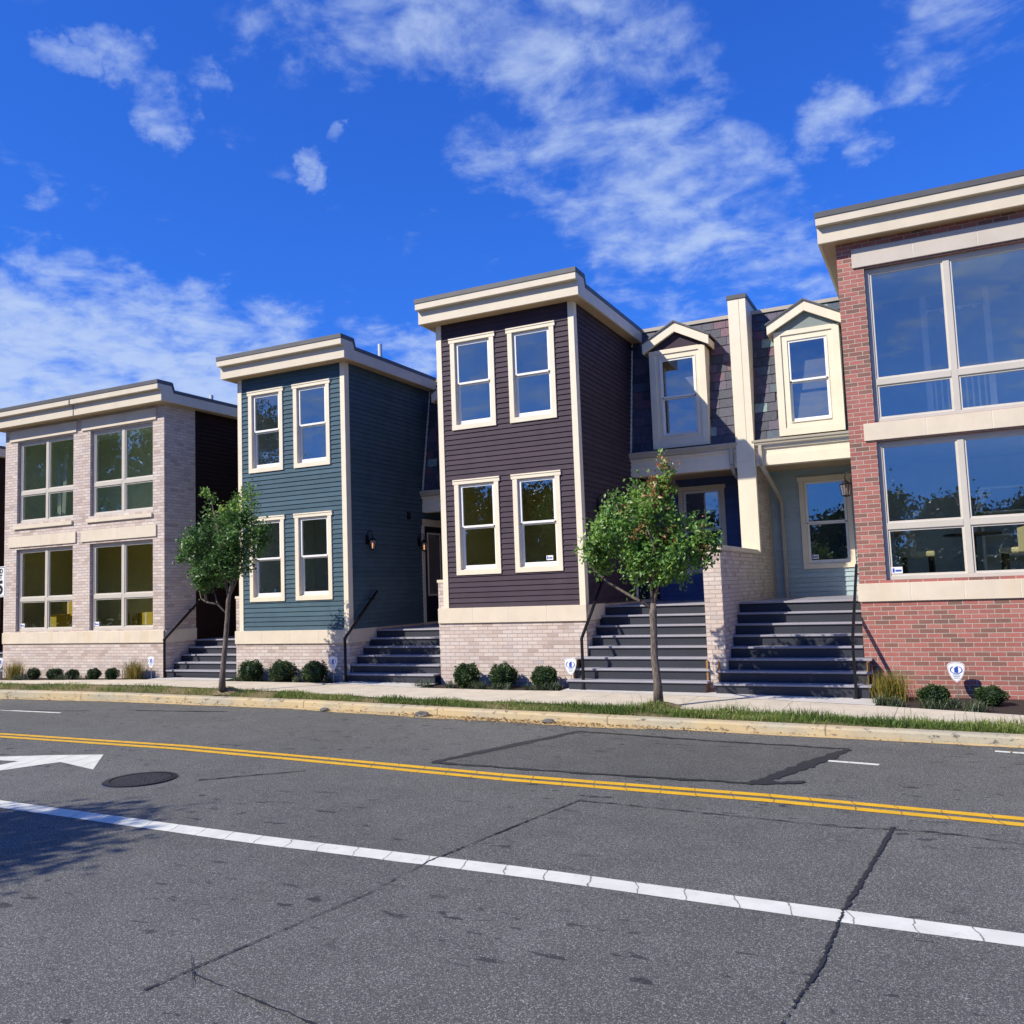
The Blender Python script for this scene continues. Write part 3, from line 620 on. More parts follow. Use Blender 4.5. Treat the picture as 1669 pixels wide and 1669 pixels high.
def entry(h, x0, x1, fl, side, wallmat, trimat, dormx=None, win=None, downspout=None, gx=None, interior='room_grey', doorside=True):
    """recessed porch with beam, gutter, slate mansard and dormer. side=+1: the bay wall is at x0 (faces +x); -1: bay wall is at x1"""
    D = fl-1.535; Y0 = 19.2; gx = gx or (x0, x1)
    z_b, z_t, z_g0, z_g1 = 4.38+D, 4.79+D, 4.79+D, 4.92+D
    m = MB(); m.box(x0, x1, 17.0, 21.05, fl-.05, fl-.002); part('porch_floor', m, 'tread', h)
    holes = []
    if win:
        i, o = hung_window(h, win, fl+.62, fl+2.72, y=21.0, w=1.12, sticker=win-.3 if side < 0 else None); holes = [i]
        room(h, x0+.05, x1-.05, 21.14, 24, fl, fl+2.9, interior)
    m = MB(); m.siding('y', 21.0, -1, x0, x1, fl, z_b+.1, holes); part('porch_wall', m, wallmat, h)
    m = MB(); m.box(x0, x1, Y0+.22, 21.0, z_b+.06, z_b+.1); part('porch_ceiling', m, 'soffit', h)
    m = MB(); m.box(gx[0], gx[1], Y0-.02, Y0+.22, z_b, z_b+.23).box(gx[0], gx[1], Y0-.005, Y0+.22, z_b+.23, z_t).box(gx[0], gx[1], Y0-.045, Y0, z_t-.055, z_t-.005); part('porch_beam', m, 'cream', h, bevel=.004)
    # ogee gutter
    P = [(Y0-.02, z_g0), (Y0-.09, z_g0), (Y0-.115, z_g0+.03), (Y0-.12, z_g0+.06), (Y0-.145, z_g0+.085), (Y0-.15, z_g1), (Y0-.135, z_g1), (Y0-.13, z_g1-.02), (Y0-.02, z_g1-.02)]
    m = MB(); m.prism(P, 'x', gx[0]+.01, gx[1]+(.03 if side > 0 else -.01)) if side > 0 else m.prism(P, 'x', gx[0]-.05, gx[1]-.005); part('gutter', m, 'gutter', h)
    # slate mansard
    z0, z1, y0, y1 = 4.93+D, 7.86+D, Y0+.03, Y0+.54
    dh = [(dormx[0]+.05, dormx[1]-.05, z0, 7.2+D)] if dormx else []
    m = MB(); slates(m, x0, x1, z0, z1, y0, y1, dh); part('slate_roof', m, 'slate', h)
    m = MB(); m.q((x0, y0+.02, z0-.03), (x1, y0+.02, z0-.03), (x1, y1+.01, z1), (x0, y1+.01, z1)); part('roof_underlay', m, 'flashing', h)
    m = MB(); m.box(x0-.02, x1+.02, y1-.05, y1+.1, z1-.01, z1+.07); part('roof_edge', m, 'gutter', h)
    m = MB(); m.q((x0, y1, z1+.02), (x1, y1, z1+.02), (x1, 26, z1+.02), (x0, 26, z1+.02)); part('roof', m, 'roofing', h)
    m = MB()
    xs = x0+.012 if side > 0 else x1-.012
    m.prism([(Y0-.02, z0+.02), (Y0+.06, z0+.02), (Y0+.56, z1-.25), (Y0+.48, z1-.25)], 'x', xs-.012, xs+.03) if side > 0 else None
    if m.v: part('corner_trim', m, 'cream', h)
    if dormx: dormer(h, *dormx, D, trimat, y1, z1)
    if downspout is not None:
        X, kind = downspout; m = MB()
        def pipe(pts):
            for p, q in zip(pts[:-1], pts[1:]): m.bar(p, q, .075, .075)
        if kind == 'long': pipe([(X, Y0-.08, z_g0+.02), (X, Y0-.08, z_b+.02), (X+.06, Y0+.1, z_b-.15), (X+.1, 20.83, z_b-.62), (X+.1, 20.88, z_b-.8), (X+.1, 20.88, fl)])
        else: pipe([(X, Y0-.08, z_g0+.02), (X, Y0-.08, z_b+.08), (X+.02, Y0+.05, z_b-.1), (X+.08, Y0+.7, z_b-.3)])
        part('downspout', m, 'gutter', h, bevel=.012)
    if doorside:                                    # door on the bay's side wall
        X = x0 if side > 0 else x1; s = side; m = MB()
        def bx(m, y0, y1, z0, z1, d0, d1): m.box(X+s*d0, X+s*d1, y0, y1, z0, z1)
        bx(m, 19.1, 19.2, fl, fl+2.68, .0, .045); bx(m, 20.14, 20.24, fl, fl+2.68, .0, .045); bx(m, 19.1, 20.24, fl+2.5, fl+2.68, .002, .047); bx(m, 19.2, 20.14, fl, fl+.06, .0, .05)
        d = part('door_frame', m, 'cream', h)
        m = MB(); bx(m, 19.2, 20.14, fl+.06, fl+2.5, .005, .025); dr = part('door', m, 'door', h)
        m = MB(); bx(m, 19.34, 19.38, fl+.72, fl+2.34, .025, .04); bx(m, 19.96, 20.0, fl+.72, fl+2.34, .025, .04); bx(m, 19.38, 19.96, fl+2.3, fl+2.34, .025, .04); bx(m, 19.38, 19.96, fl+.72, fl+.76, .025, .04); part('glazing_bead', m, 'cream', dr)
        m = MB(); bx(m, 19.38, 19.96, fl+.76, fl+2.3, .026, .03); part('pane', m, 'lamp_glass', dr)
        m = MB(); bx(m, 20.04, 20.08, fl+.95, fl+1.25, .025, .05); m.tube([(X+s*.03, 20.06, fl+1.05), (X+s*.09, 20.06, fl+1.05), (X+s*.09, 19.95, fl+1.05)], .012, 8); part('handle', m, 'brass', dr)
def dormer(h, a, b, D, trimat, ytop, ztop):
    Y = 19.19; zb, ze, zp = 4.965+D, 7.18+D, 7.70+D; xc = (a+b)/2; dw = .83/2
    wz0, wz1 = 5.23+D, 7.02+D; ix0, ix1 = xc-dw, xc+dw
    m = MB(); m.wall('y', Y, -1, a, b, zb, ze, [(ix0, ix1, wz0, wz1)])
    m.reveal('y', Y, Y+.05, (ix0, ix1, wz0, wz1))
    m.q((a, Y, zb), (a, Y, ze), (a, Y+.75, ze), (a, Y+.4, zb)); m.q((b, Y, zb), (b, Y+.4, zb), (b, Y+.75, ze), (b, Y, ze))
    m.box(a-.002, a+.14, Y-.028, Y, zb, ze+.03).box(b-.14, b+.002, Y-.028, Y, zb, ze+.03).box(a+.14, b-.14, Y-.027, Y, zb, zb+.16).box(a+.14, b-.14, Y-.027, Y, ze-.06, ze+.04)
    dm = part('dormer', m, 'cream', h, bevel=.003)
    hung_window(dm, xc, wz0, wz1, y=Y+.0, w=2*dw, casing=False, cm_='cream')
    room(dm, a+.02, b-.02, Y+.14, Y+1.2, zb+.1, ze, 'room_blue')
    ov = .12; k = .53; zp = 7.57+D; zo = zp-k*(xc-a+ov); zw = zp-k*(xc-a)
    m = MB(); m.prism([(a+.02, ze), (b-.02, ze), (b-.02, zw), (xc, zp+.02), (a+.02, zw)], 'y', Y-.008, Y+.3); part('gable_panel', m, trimat, dm)
    m = MB()
    for s in (-1, 1):
        e = xc+s*(xc-a+ov); m.prism([(e, zo), (e, zo+.215), (xc, zp+.215), (xc, zp)] if s < 0 else [(xc, zp), (xc, zp+.215), (e, zo+.215), (e, zo)], 'y', Y-.13, Y-.06)
        m.box(min(e, e-s*.03), max(e, e-s*.03), Y-.06, Y+.55, zo+.002, zo+.16)
        m.q((e, Y-.06, zo+.02), (xc, Y-.06, zp+.02), (xc, Y+.7, zp+.02), (e, Y+.7, zo+.02))
    part('bargeboard', m, 'cream', dm, bevel=.003)
    m = MB()
    for s in (-1, 1):
        e = xc+s*(xc-a+ov+.03); z_ = zo-k*.03
        m.prism([(e, z_+.215), (e, z_+.25), (xc, zp+.255), (xc, zp+.2155)] if s < 0 else [(xc, zp+.2155), (xc, zp+.255), (e, z_+.25), (e, z_+.215)], 'y', Y-.16, Y+.9)
    part('dormer_roof', m, 'flashing', dm)
def bay_shell(h, x0, x1, zl, yb=26, lt=None, right='x'):
    pass

def brick_house(h, x0, x1, zb, zl, mat, wins, fl_tops, sidewall, deep_side, room_mats, lintel_mats, sgn, seam=None, sticks=()):
    """two-storey brick bay. wins = list of (x0,x1); zb=(band bottom, band top)"""
    lo, hi = ((1.86, 4.2), (4.53, 7.215)) if mat == 'red_brick' else ((zb[1]+.03, zb[1]+2.3), (zb[1]+3.03, zb[1]+5.32))
    holes = [(a, b, *z) for a, b in wins for z in (lo, hi)]
    m = MB(); m.wall('y', F, -1, x0, x1, -.4, zl+.02, holes)
    for H_ in holes: m.reveal('y', F, F+.2, H_)
    X = x1 if sgn > 0 else x0                        # brick return on the entry side
    m.wall('x', X, sgn, F, F+1.03, -.4, zl+.02); XX = x0 if sgn > 0 else x1; m.wall('x', XX, -sgn, F, 26, -.4, zl+.02); m.wall('y', 26, 1, x0, x1, -.4, zl+.02)
    part('brick_wall', m, mat, h)
    m = MB(); m.siding('x', X-sgn*.02, sgn, F+1.03, 26, zb[0]-.6, zl+.02); part('side_siding', m, deep_side, h)
    k = 0
    for i, (a, b) in enumerate(wins):
        for j, z in enumerate((lo, hi)):
            big_window(h, a, b, z[0], z[1], (a+b)/2, z[0]+(.87 if j == 0 else .84) if mat != 'red_brick' else z[0]+(.9 if j == 0 else .7), sticker=((i, j) in sticks))
    stone_band(h, x0-.0, x1+.0, zb[0], zb[1], n=8, side=(X, sgn, 1.03))
    for a, b in wins:
        if mat == 'red_brick':
            stone_band(h, a-.18, b+.18, lo[1]+.025, hi[0]-.01, n=3, name='window_lintel'); stone_band(h, a-.18, b+.18, hi[1]+.03, hi[1]+.36, n=3, mat='limestone_grey', name='window_lintel')
        else:
            stone_band(h, a-.31, b+.14, lo[1]+.06, lo[1]+.36, n=2, name='window_lintel'); stone_band(h, a-.31, b+.14, hi[1]+.03, hi[1]+.34, n=2, name='window_lintel'); stone_band(h, a-.1, b+.0, hi[0]-.17, hi[0]-.065, proud=.05, n=1, name='window_sill')
    dp = 3.9 if mat == 'red_brick' else 2.4
    room(h, x0+.15, x1-.15, F+.2, F+dp, zb[1]-.28, lo[1]+.35, room_mats[0]); room(h, x0+.15, x1-.15, F+.2, F+dp, hi[0]-.3, zl-.05, room_mats[1])
    return lo, hi

def siding_house(h, x0, x1, lime, zl, mat, rm, sticks=()):
    """two-storey lap-sided bay on a limestone band and a brick base"""
    l0, l1 = lime; wz = ((l1+.675, l1+2.665), (l1+3.72, l1+5.69)); xs = ((x0+.835), (x0+2.195))
    holes = []
    for i, x in enumerate(xs):
        for j, z in enumerate(wz):
            inn, out = hung_window(h, x, z[0], z[1], sticker=x+.2 if (i, j) in sticks else None); holes.append(inn)
    m = MB(); m.siding('y', F, -1, x0+.09, x1-.09, l1, zl+.02, holes); m.siding('x', x1, 1, F+.09, 26, l1, zl+.02); m.siding('x', x0, -1, F+.09, 26, l1, zl+.02); m.wall('y', 26, 1, x0, x1, -.3, zl)
    part('lap_siding', m, mat, h)
    m = MB()
    for X, s in ((x0, 1), (x1, -1)):
        m.box(X-s*.025, X+s*.1, F-.028, F+.0, l1, zl+.004); m.box(X-s*.026, X+s*.002, F+.0, F+.14, l1, zl+.004)
    part('corner_trim', m, 'cream', h, bevel=.003)
    stone_band(h, x0-.16, x1+.03, l0, l1, n=4, side=(x1, 1, 1.0), proud=.04)
    m = MB(); m.wall('y', F+.0, -1, x0-.155, x1, -.4, l0+.01); m.wall('x', x1, 1, F, F+1.0, -.4, l0+.01); m.wall('x', x1-.005, 1, F+1.0, 26, -.4, l1+.01); m.wall('x', x0-.155, -1, F, 19.2, -.4, l1)
    part('brick_base', m, 'white_brick', h)
    room(h, x0+.12, x1-.12, F+.131, F+2.6, l1-.1, l1+2.95, rm[0]); room(h, x0+.12, x1-.12, F+.131, F+2.6, l1+3.1, zl-.05, rm[1])
def steps(name_label, x0, x1, fl, n, group, ytop=17.0, run=.235, wide=(0, 0), wide_n=2, cheek=True):
    gz = GZ((x0+x1)/2); t = thing('entrance_steps', name_label, 'steps', ((x0+x1)/2, ytop-run*(n-1), gz), group)
    r = (fl-gz)/n; yb = ytop
    for k in range(1, n+1):
        y = ytop-run*(n-k); z1 = gz+r*k; w0, w1 = (wide if k <= wide_n else (0, 0)); a, b = x0-w0, x1+w1
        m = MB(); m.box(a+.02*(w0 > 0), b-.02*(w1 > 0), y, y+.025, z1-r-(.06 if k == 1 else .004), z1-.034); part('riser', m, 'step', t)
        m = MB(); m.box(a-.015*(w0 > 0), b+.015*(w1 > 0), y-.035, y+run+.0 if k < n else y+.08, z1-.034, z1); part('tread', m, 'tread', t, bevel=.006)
    for X, w, s in ((x0, wide[0], 1), (x1, wide[1], -1)):
        if w:
            m = MB()
            for k in range(1, wide_n+1): y = ytop-run*(n-k); m.box(X-s*w+s*.022, X-s*w+s*.055, y+.025, y+run if k < wide_n else F-.42, gz-.05, gz+r*k-.035)
            part('stringer', m, 'stringer', t)
    return t
def handrail(label, X, yk, gz, slope, L, wallx):
    t = thing('handrail', label, 'handrail', (X, yk, gz), 'black handrails of the entrance steps')
    zk = gz+.93; m = MB(); m.box(X-.022, X+.022, yk-.022, yk+.022, gz, zk); part('post', m, 'black_metal', t)
    e = (X, yk+L, zk+slope*L); m = MB(); m.bar((X, yk-.03, zk-.02), e, .045, .05); part('rail', m, 'black_metal', t, bevel=.006)
    m = MB(); m.bar((X, yk+L-.15, zk+slope*(L-.15)-.05), (wallx, yk+L-.15, zk+slope*(L-.15)-.05), .03, .03); m.bar((X, yk+L-.15, zk+slope*(L-.15)), (X, yk+L-.15, zk+slope*(L-.15)-.06), .03, .03); part('bracket', m, 'black_metal', t)
    m = MB(); m.box(X-.05, X+.05, yk-.05, yk+.05, gz-.01, gz+.012); part('base_plate', m, 'black_metal', t); return t
def lantern(label, X, Y, Z, s, lit):
    """wall lantern; s = direction away from the wall along x"""
    t = thing('wall_lantern', label, 'wall lamp', (X, Y, Z), 'black wall lanterns by the porches'); c = X+s*.2; t.scale = (.8, .8, .8)
    m = MB(); m.box(min(X, X+s*.03), max(X, X+s*.03), Y-.06, Y+.06, Z-.02, Z+.24); part('wall_plate', m, 'black_metal', t, bevel=.008)
    pts = [(X+s*.02, Y, Z+.12)]+[(X+s*(.11+.1*math.cos(a)), Y, Z+.27+.1*math.sin(a)) for a in (math.pi, 2.4, 1.6, .8, 0)]+[(c, Y, Z+.2)]
    m = MB(); m.tube(pts, .011, 8); part('arm', m, 'black_metal', t, smooth=True)
    m = MB(); n0 = len(m.v)
    w0, w1, z0, z1 = .065, .1, Z-.16, Z+.12
    m.lathe([(.012, .2), (.02, .19), (.05, .165), (.075, .14), (.135, .1), (.135, .085), (.0, .085)], (c, Y, Z), 4); m.lathe([(0, -.2), (.03, -.19), (.095, -.165), (.095, -.15), (0, -.15)], (c, Y, Z), 4)
    for i in range(4):
        th = math.pi/2*i; m.bar((c+.09*math.cos(th), Y+.09*math.sin(th), Z-.155), (c+.128*math.cos(th), Y+.128*math.sin(th), Z+.09), .013, .013)
        t2 = th+math.pi/4; m.bar((c+.064*math.cos(t2), Y+.064*math.sin(t2), Z-.155), (c+.09*math.cos(t2), Y+.09*math.sin(t2), Z+.09), .006, .006)
    part('lantern_cage', m, 'black_metal', t)
    m = MB(); m.lathe([(.086, -.15), (.124, .085)], (c, Y, Z), 4); part('lantern_glass', m, 'lamp_glass', t)
    m = MB(); m.lathe([(.0, -.14), (.014, -.14), (.014, -.06), (.02, -.03), (.016, .0), (.0, .035)], (c, Y, Z), 10); part('bulb', m, 'bulb' if lit else 'bulb_off', t, smooth=True); return t

# ------------------------------------------------------------------ the row of houses
h0 = thing('brick_house', 'two-storey pale brick house with large four-pane windows and flat roof', 'house', (-20.6, 16, 0), 'terraced houses in the row')
WA = ((-23.215, -20.9), (-20.24, -17.92))
loA, hiA = brick_house(h0, -23.74, -17.52, (.935, 1.238), 6.94, 'white_brick', WA, None, None, 'oxblood', ('room_olive', 'room_green'), None, 1, sticks=((0, 0), (1, 0)))
flat_roof(h0, -23.74, -17.52, 6.955, 19.3, seam=-20.49)
entry(h0, -17.5, -15.2, .95, 1, 'oxblood', 'greygreen', dormx=(-16.94, -15.66))
h1 = thing('siding_house', 'narrow teal lap-sided house with cream trimmed windows and flat roof', 'house', (-13.4, 16, 0), 'terraced houses in the row')
siding_house(h1, -15.02, -11.9, (.885, 1.185), 7.205, 'teal', ('room_grey', 'room_grey'))
flat_roof(h1, -15.02, -11.9, 7.205, 19.6)
entry(h1, -11.9, -9.45, 1.13, 1, 'navy', 'greygreen', dormx=(-11.34, -10.06), downspout=(-9.75, 'short'))
h2 = thing('siding_house', 'narrow dark purple lap-sided house with cream trimmed windows and flat roof', 'house', (-7.9, 16, 0), 'terraced houses in the row')
siding_house(h2, -9.42, -6.29, (1.28, 1.59), 7.612, 'purple', ('room_olive', 'room_grey'), sticks=((1, 0),))
flat_roof(h2, -9.42, -6.29, 7.612, 19.85)
entry(h2, -6.29, -3.86, 1.535, 1, 'navy', 'purple', dormx=(-5.72, -4.44), win=-5.14, downspout=(-3.98, 'short'))
h3 = thing('brick_house', 'red brick house with very large windows, grey blue porch and dormer', 'house', (-1.3, 16, 0), 'terraced houses in the row')
WR = ((-.89, 1.64), (2.3, 4.6))
loR, hiR = brick_house(h3, -1.315, 5.0, (1.512, 1.815), 7.715, 'red_brick', WR, None, None, 'greyblue', ('room_grey', 'room_blue'), None, -1, sticks=((0, 0),))
flat_roof(h3, -1.315, 5.0, 7.71, 19.3, ov=.25)
entry(h3, -3.53, -1.315, 1.535, -1, 'greyblue', 'greygreen', dormx=(-2.945, -1.63), win=-2.32, downspout=(-3.36, 'long'), gx=(-3.474, -1.315))
# sliver of the next house at the far left
h4 = thing('siding_house', 'dark house just showing at the left edge of the row', 'house', (-25.2, 19, 0), 'terraced houses in the row')
entry(h4, -26.2, -23.78, .62, -1, 'oxblood', 'greygreen', dormx=(-25.6, -24.4), doorside=False)
m = MB(); m.wall('y', F, -1, -32, -26.2, -.4, 6.6).wall('x', -26.2, 1, F, 26, -.4, 6.6); part('side_siding', m, 'oxblood', h4)
flat_roof(h4, -32, -26.2, 6.6, 19.5)
# vent pipes
for hh, x, y, z0, z1 in ((h1, -12.95, 19.0, 7.4, 8.5), (h2, -7.3, 19.2, 7.8, 8.78), (h0, -18.3, 18.4, 7.2, 7.72)):
    m = MB(); m.tube([(x, y, z0), (x, y, z1)], .055, 12); part('vent_pipe', m, 'vent', hh, smooth=False)

# party pier between the two slate roofs, with the low brick wall below it
t = thing('party_wall', 'pale brick party wall with cream pier rising between purple and red houses', 'wall', (-3.7, 15.6, 0))
XR, XL = -3.55, -3.87
m = MB(); m.wall('y', 15.62, -1, XL, XR, -.3, 2.5).wall('x', XR, 1, 15.62, 21.0, -.3, 2.5).wall('x', XL, -1, 15.62, 21, -.3, 2.5); m.wall('x', XR, 1, 19.2, 21, 2.5, 4.9); m.wall('x', XL, -1, 19.3, 21, 2.5, 4.9)
part('brick_wall', m, 'white_brick', t)
m = MB(); m.box(XL-.03, XR+.035, 15.585, 19.06, 2.5, 2.585); part('coping', m, 'limestone', t, bevel=.008)
m = MB(); m.box(-3.86, -3.475, 19.07, 20.3, 4.5, 8.07).box(-3.86, -3.475, 19.07, 19.2, 2.52, 4.5); pr = part('pier', m, 'cream', t, bevel=.004)
m = MB(); m.box(-3.63, -3.622, 19.066, 19.09, 4.9, 8.07); part('board_joint', m, 'gutter', pr)
m = MB(); m.box(-3.88, -3.455, 19.05, 20.4, 8.07, 8.16); part('pier_cap', m, 'flashing', t)
m = MB(); m.box(XR+.0, XR+.03, 20.86, 21.0, 1.54, 4.4); part('corner_board', m, 'gutter', t)
for X0, X1, fl, lab in ((-9.6, -9.46, 1.13, 'low pale brick wall beside the teal house steps'), (-15.2, -15.06, .95, 'low pale brick wall beside steps of the pale brick house')):
    m = MB(); m.box(X0, X1, 16.03, 19.2, fl-.4, fl+1.0); w = part('low_wall', m, 'white_brick'); tag(w, lab, 'wall', 'low walls beside the porches')
    m = MB(); m.box(X0-.02, X1+.02, 16.02, 19.2, fl+1.0, fl+1.06); part('coping', m, 'limestone', w)

# steps, pads, rails
SG = 'grey entrance steps of the houses'
steps('short grey steps between the pale brick house and teal house', -17.5, -15.21, .95, 5, SG, run=.24)
steps('grey steps of six treads between the teal and purple houses', -11.9, -9.61, 1.13, 6, SG, run=.24)
steps('tall grey steps behind the tree, up to the purple house porch', -6.29, -3.9, 1.535, 8, SG, wide=(.16, .06), wide_n=3)
steps('tall grey steps beside red brick wall, up to the grey blue porch', -3.55, -1.33, 1.535, 8, SG, wide=(.16, .13), wide_n=3)
steps('grey steps at the far left edge of the row', -25.9, -23.8, .62, 4, SG)
m = MB()
for a, b in ((-17.5, -15.2), (-11.9, -9.6), (-6.5, -3.8), (-3.8, -1.1), (-26, -23.8)):
    m.q((a, YB(a)-.01, GZ(a)+.004), (b, YB(b)-.01, GZ(b)+.004), (b, 15.95, GZ(b)+.004), (a, 15.95, GZ(a)+.004))
struct(part('entrance_path', m, 'pad'))
handrail('black handrail fixed to the pale brick house side', -17.36, 15.85, .085, .8, 1.1, -17.52)
handrail('black handrail fixed to the teal house side wall', -11.76, 15.66, .08, .8, 1.25, -11.9)
handrail('black handrail fixed to the purple house side wall', -6.14, 15.36, .045, .84, 1.45, -6.29)
handrail('black handrail in front of the red brick house corner', -1.42, 15.3, -.02, .75, 1.65, -1.315)
lantern('lit black lantern on the front part of the teal house side wall', -11.885, 16.72, 3.1, 1, True)
lantern('lit black lantern next to the teal house door', -11.885, 18.95, 3.12, 1, True)
lantern('dark black lantern on the purple house side wall', -6.27, 16.9, 3.5, 1, False)
lantern('black lantern with a curled arm projecting from the red brick corner', -1.33, 16.75, 3.52, -1, False)
m = MB(); m.box(-11.89, -11.86, 18.45, 18.58, 3.76, 3.94); w = part('junction_box', m, 'black_metal', h1)

# ------------------------------------------------------------------ things behind the glass
flR = 1.535
def armchair(label, x, y, ang, fl):
    t = thing('bar_armchair', label, 'chair', (x, y, fl), 'cream armchairs at the tall table'); c, s = math.cos(ang), math.sin(ang)
    P = lambda a, b, z: (x+a*c-b*s, y+a*s+b*c, fl+z)
    m = MB(); n = len(m.v)
    for z in (.7, .8):
        for a, b in ((-.24, -.25), (.27, -.25), (.27, .25), (-.24, .25)): m.v.append(P(a, b, z))
    for f in ((3, 2, 1, 0), (4, 5, 6, 7), (0, 1, 5, 4), (1, 2, 6, 5), (2, 3, 7, 6), (3, 0, 4, 7)): m.f.append(tuple(n+i for i in f)); m.c.append(0)
    part('seat', m, 'cream_leather', t, bevel=.03)
    m = MB(); K = 11; R0, R1 = .27, .33; rows = []
    for i in range(K):
        th = math.radians(95+170*i/(K-1)); top = 1.1+.09*math.cos(th-math.pi)
        rows.append([P(R0*math.cos(th), R0*math.sin(th), .72), P(R1*math.cos(th), R1*math.sin(th), .7), P(R1*1.06*math.cos(th), R1*1.06*math.sin(th), top), P(R0*1.04*math.cos(th), R0*1.04*math.sin(th), top)])
    for p, q in zip(rows[:-1], rows[1:]):
        for k in range(4): m.q(p[k], p[(k+1) % 4], q[(k+1) % 4], q[k])
    m.q(*rows[0]); m.q(*reversed(rows[-1])); part('backrest', m, 'cream_leather', t)
    for a, b in ((-.2, -.2), (.22, -.2), (.22, .2), (-.2, .2)):
        m = MB(); m.bar(P(a*1.1, b*1.1, 0), P(a, b, .7), .045, .045); part('leg', m, 'dark_wood', t)
armchair('cream armchair left of the dark table in the red house window', -.42, 17.0, 0.1, flR)
armchair('cream armchair right of the dark table in the red house window', 1.15, 17.05, math.pi-.2, flR)
t = thing('bar_table', 'dark round bar table inside the red brick house window', 'table', (.48, 17.75, flR))
m = MB(); m.lathe([(0, 1.1), (.46, 1.1), (.48, 1.085), (.46, 1.06), (0, 1.06)], (.48, 17.75, flR), 28); part('table_top', m, 'dark_wood', t)
m = MB(); m.lathe([(.06, 1.06), (.05, .6), (.06, .06), (.26, .03), (.27, 0)], (.48, 17.75, flR), 20); part('pedestal', m, 'dark_wood', t)
t = thing('potted_plant', 'green leafy plant with white blossom twigs on the dark table', 'plant', (.48, 17.72, flR+1.1))
m = MB(); m.lathe([(0, 0), (.06, 0), (.09, .1), (.08, .16), (0, .15)], (.48, 17.72, flR+1.1), 16); part('pot', m, 'white', t)
m = MB(); m.tone = .5
for i in range(26):
    a = random.uniform(0, 6.28); L = random.uniform(.18, .34); e = random.uniform(.05, .25); dx, dy = math.cos(a), math.sin(a); b0 = Vector((.48, 17.72, flR+1.24))
    mid = b0+Vector((dx*L*.5, dy*L*.5, e)); tip = b0+Vector((dx*L, dy*L, e*.6)); sd = Vector((-dy, dx, 0))*.035
    m.tone = random.uniform(.4, .85); m.q(b0, mid+sd, tip).q(b0, tip, mid-sd)
part('leaves', m, 'leaf_a', t)
m = MB()
for i in range(7):
    a = random.uniform(0, 6.28); tip = Vector((.48+.36*math.cos(a), 17.72+.3*math.sin(a), flR+1.24+random.uniform(.4, .75))); m.tube([(.48, 17.72, flR+1.24), ((.48+tip.x)/2, (17.72+tip.y)/2, flR+1.24+.3), tuple(tip)], .006, 5)
    for k in range(6): q = Vector((.48, 17.72, flR+1.24)).lerp(tip, .5+.09*k); m.box(q.x-.014, q.x+.014, q.y-.014, q.y+.014, q.z-.014, q.z+.014)
part('blossom_twigs', m, 'white', t)
t = thing('shelf_unit', 'white shelf unit against the back wall of the red house room', 'shelf', (1.6, 20.6, flR))
m = MB()
for x in (.72, 1.55, 2.4): m.box(x-.025, x+.025, 19.45, 19.85, flR, flR+2.05)
part('upright', m, 'white', t); m = MB()
for z in (.05, .7, 1.1, 1.55, 2.02): m.box(.745, 1.525, 19.47, 19.85, flR+z, flR+z+.035); m.box(1.575, 2.375, 19.47, 19.85, flR+z, flR+z+.035)
part('shelf', m, 'white', t)
for x, y, lab in ((-.28, 17.4, 'small ceiling spotlight at the left behind the red house glass'), (1.25, 17.4, 'small ceiling spotlight at the right behind the red house glass')):
    t = thing('spotlight', lab, 'ceiling lamp', (x, y, 4.46), 'ceiling spotlights'); m = MB(); m.tube([(x, y, 4.46), (x, y, 4.36)], .012, 8); part('stem', m, 'white', t)
    m = MB(); m.tube([(x-.05, y-.03, 4.38), (x+.05, y-.08, 4.26)], [.03, .055], 12); part('lamp_head', m, 'white', t)
t = thing('stair_balustrade', 'white stair railing with two posts behind the upper red house window', 'railing', (.5, 18.6, 4.5))
for x in (-.02, 1.05):
    m = MB(); m.box(x-.055, x+.055, 18.55, 18.66, 4.55, 7.3); part('post', m, 'white', t)
for i in range(9):
    x = .09+i*.105; m = MB(); m.box(x-.016, x+.016, 18.59, 18.62, 4.6, 5.68); part('baluster', m, 'white', t)
m = MB(); m.box(.036, .994, 18.57, 18.64, 5.68, 5.75); part('top_rail', m, 'dark_wood', t)
t = thing('ceiling_light', 'ceiling track light behind the upper red house window', 'ceiling lamp', (.5, 18.3, 7.2)); m = MB(); m.tube([(.02, 18.3, 6.93), (.95, 18.3, 6.93)], .012, 8); m.tube([(.5, 18.3, 6.93), (.5, 18.3, 7.63)], .01, 8); part('track', m, 'white', t)
for x in (.06, .36, .64, .9): m = MB(); m.tube([(x, 18.3, 6.93), (x-.06, 18.2, 6.88)], [.02, .05], 10); part('lamp_head', m, 'white', t)
for i, (x0, x1, y0, y1, z0, z1, lab) in enumerate(((-22.62, -22.15, 17, 17.4, .96, 2.05, 'tall yellow box behind the lower left window of pale brick house'), (-22.72, -22.2, 16.5, 16.95, .96, 1.7, 'short yellow box in front of a taller one behind glass'),
        (-20.1, -19.62, 17, 17.45, .96, 1.66, 'left yellow box behind the lower right window of pale brick house'), (-19.55, -19.05, 17, 17.45, .96, 1.68, 'right yellow box behind the lower right window of pale brick house'))):
    m = MB(); m.box(x0, x1, y0, y1, z0, z1); b_ = tag(part('cardboard_box', m, 'yellow_card', bevel=.01), lab, 'box', 'yellow boxes behind the glass')
    m = MB(); m.box((x0+x1)/2-.03, (x0+x1)/2+.03, y0-.003, y1+.003, z0+.02, z1+.003); part('tape', m, 'cream', b_)
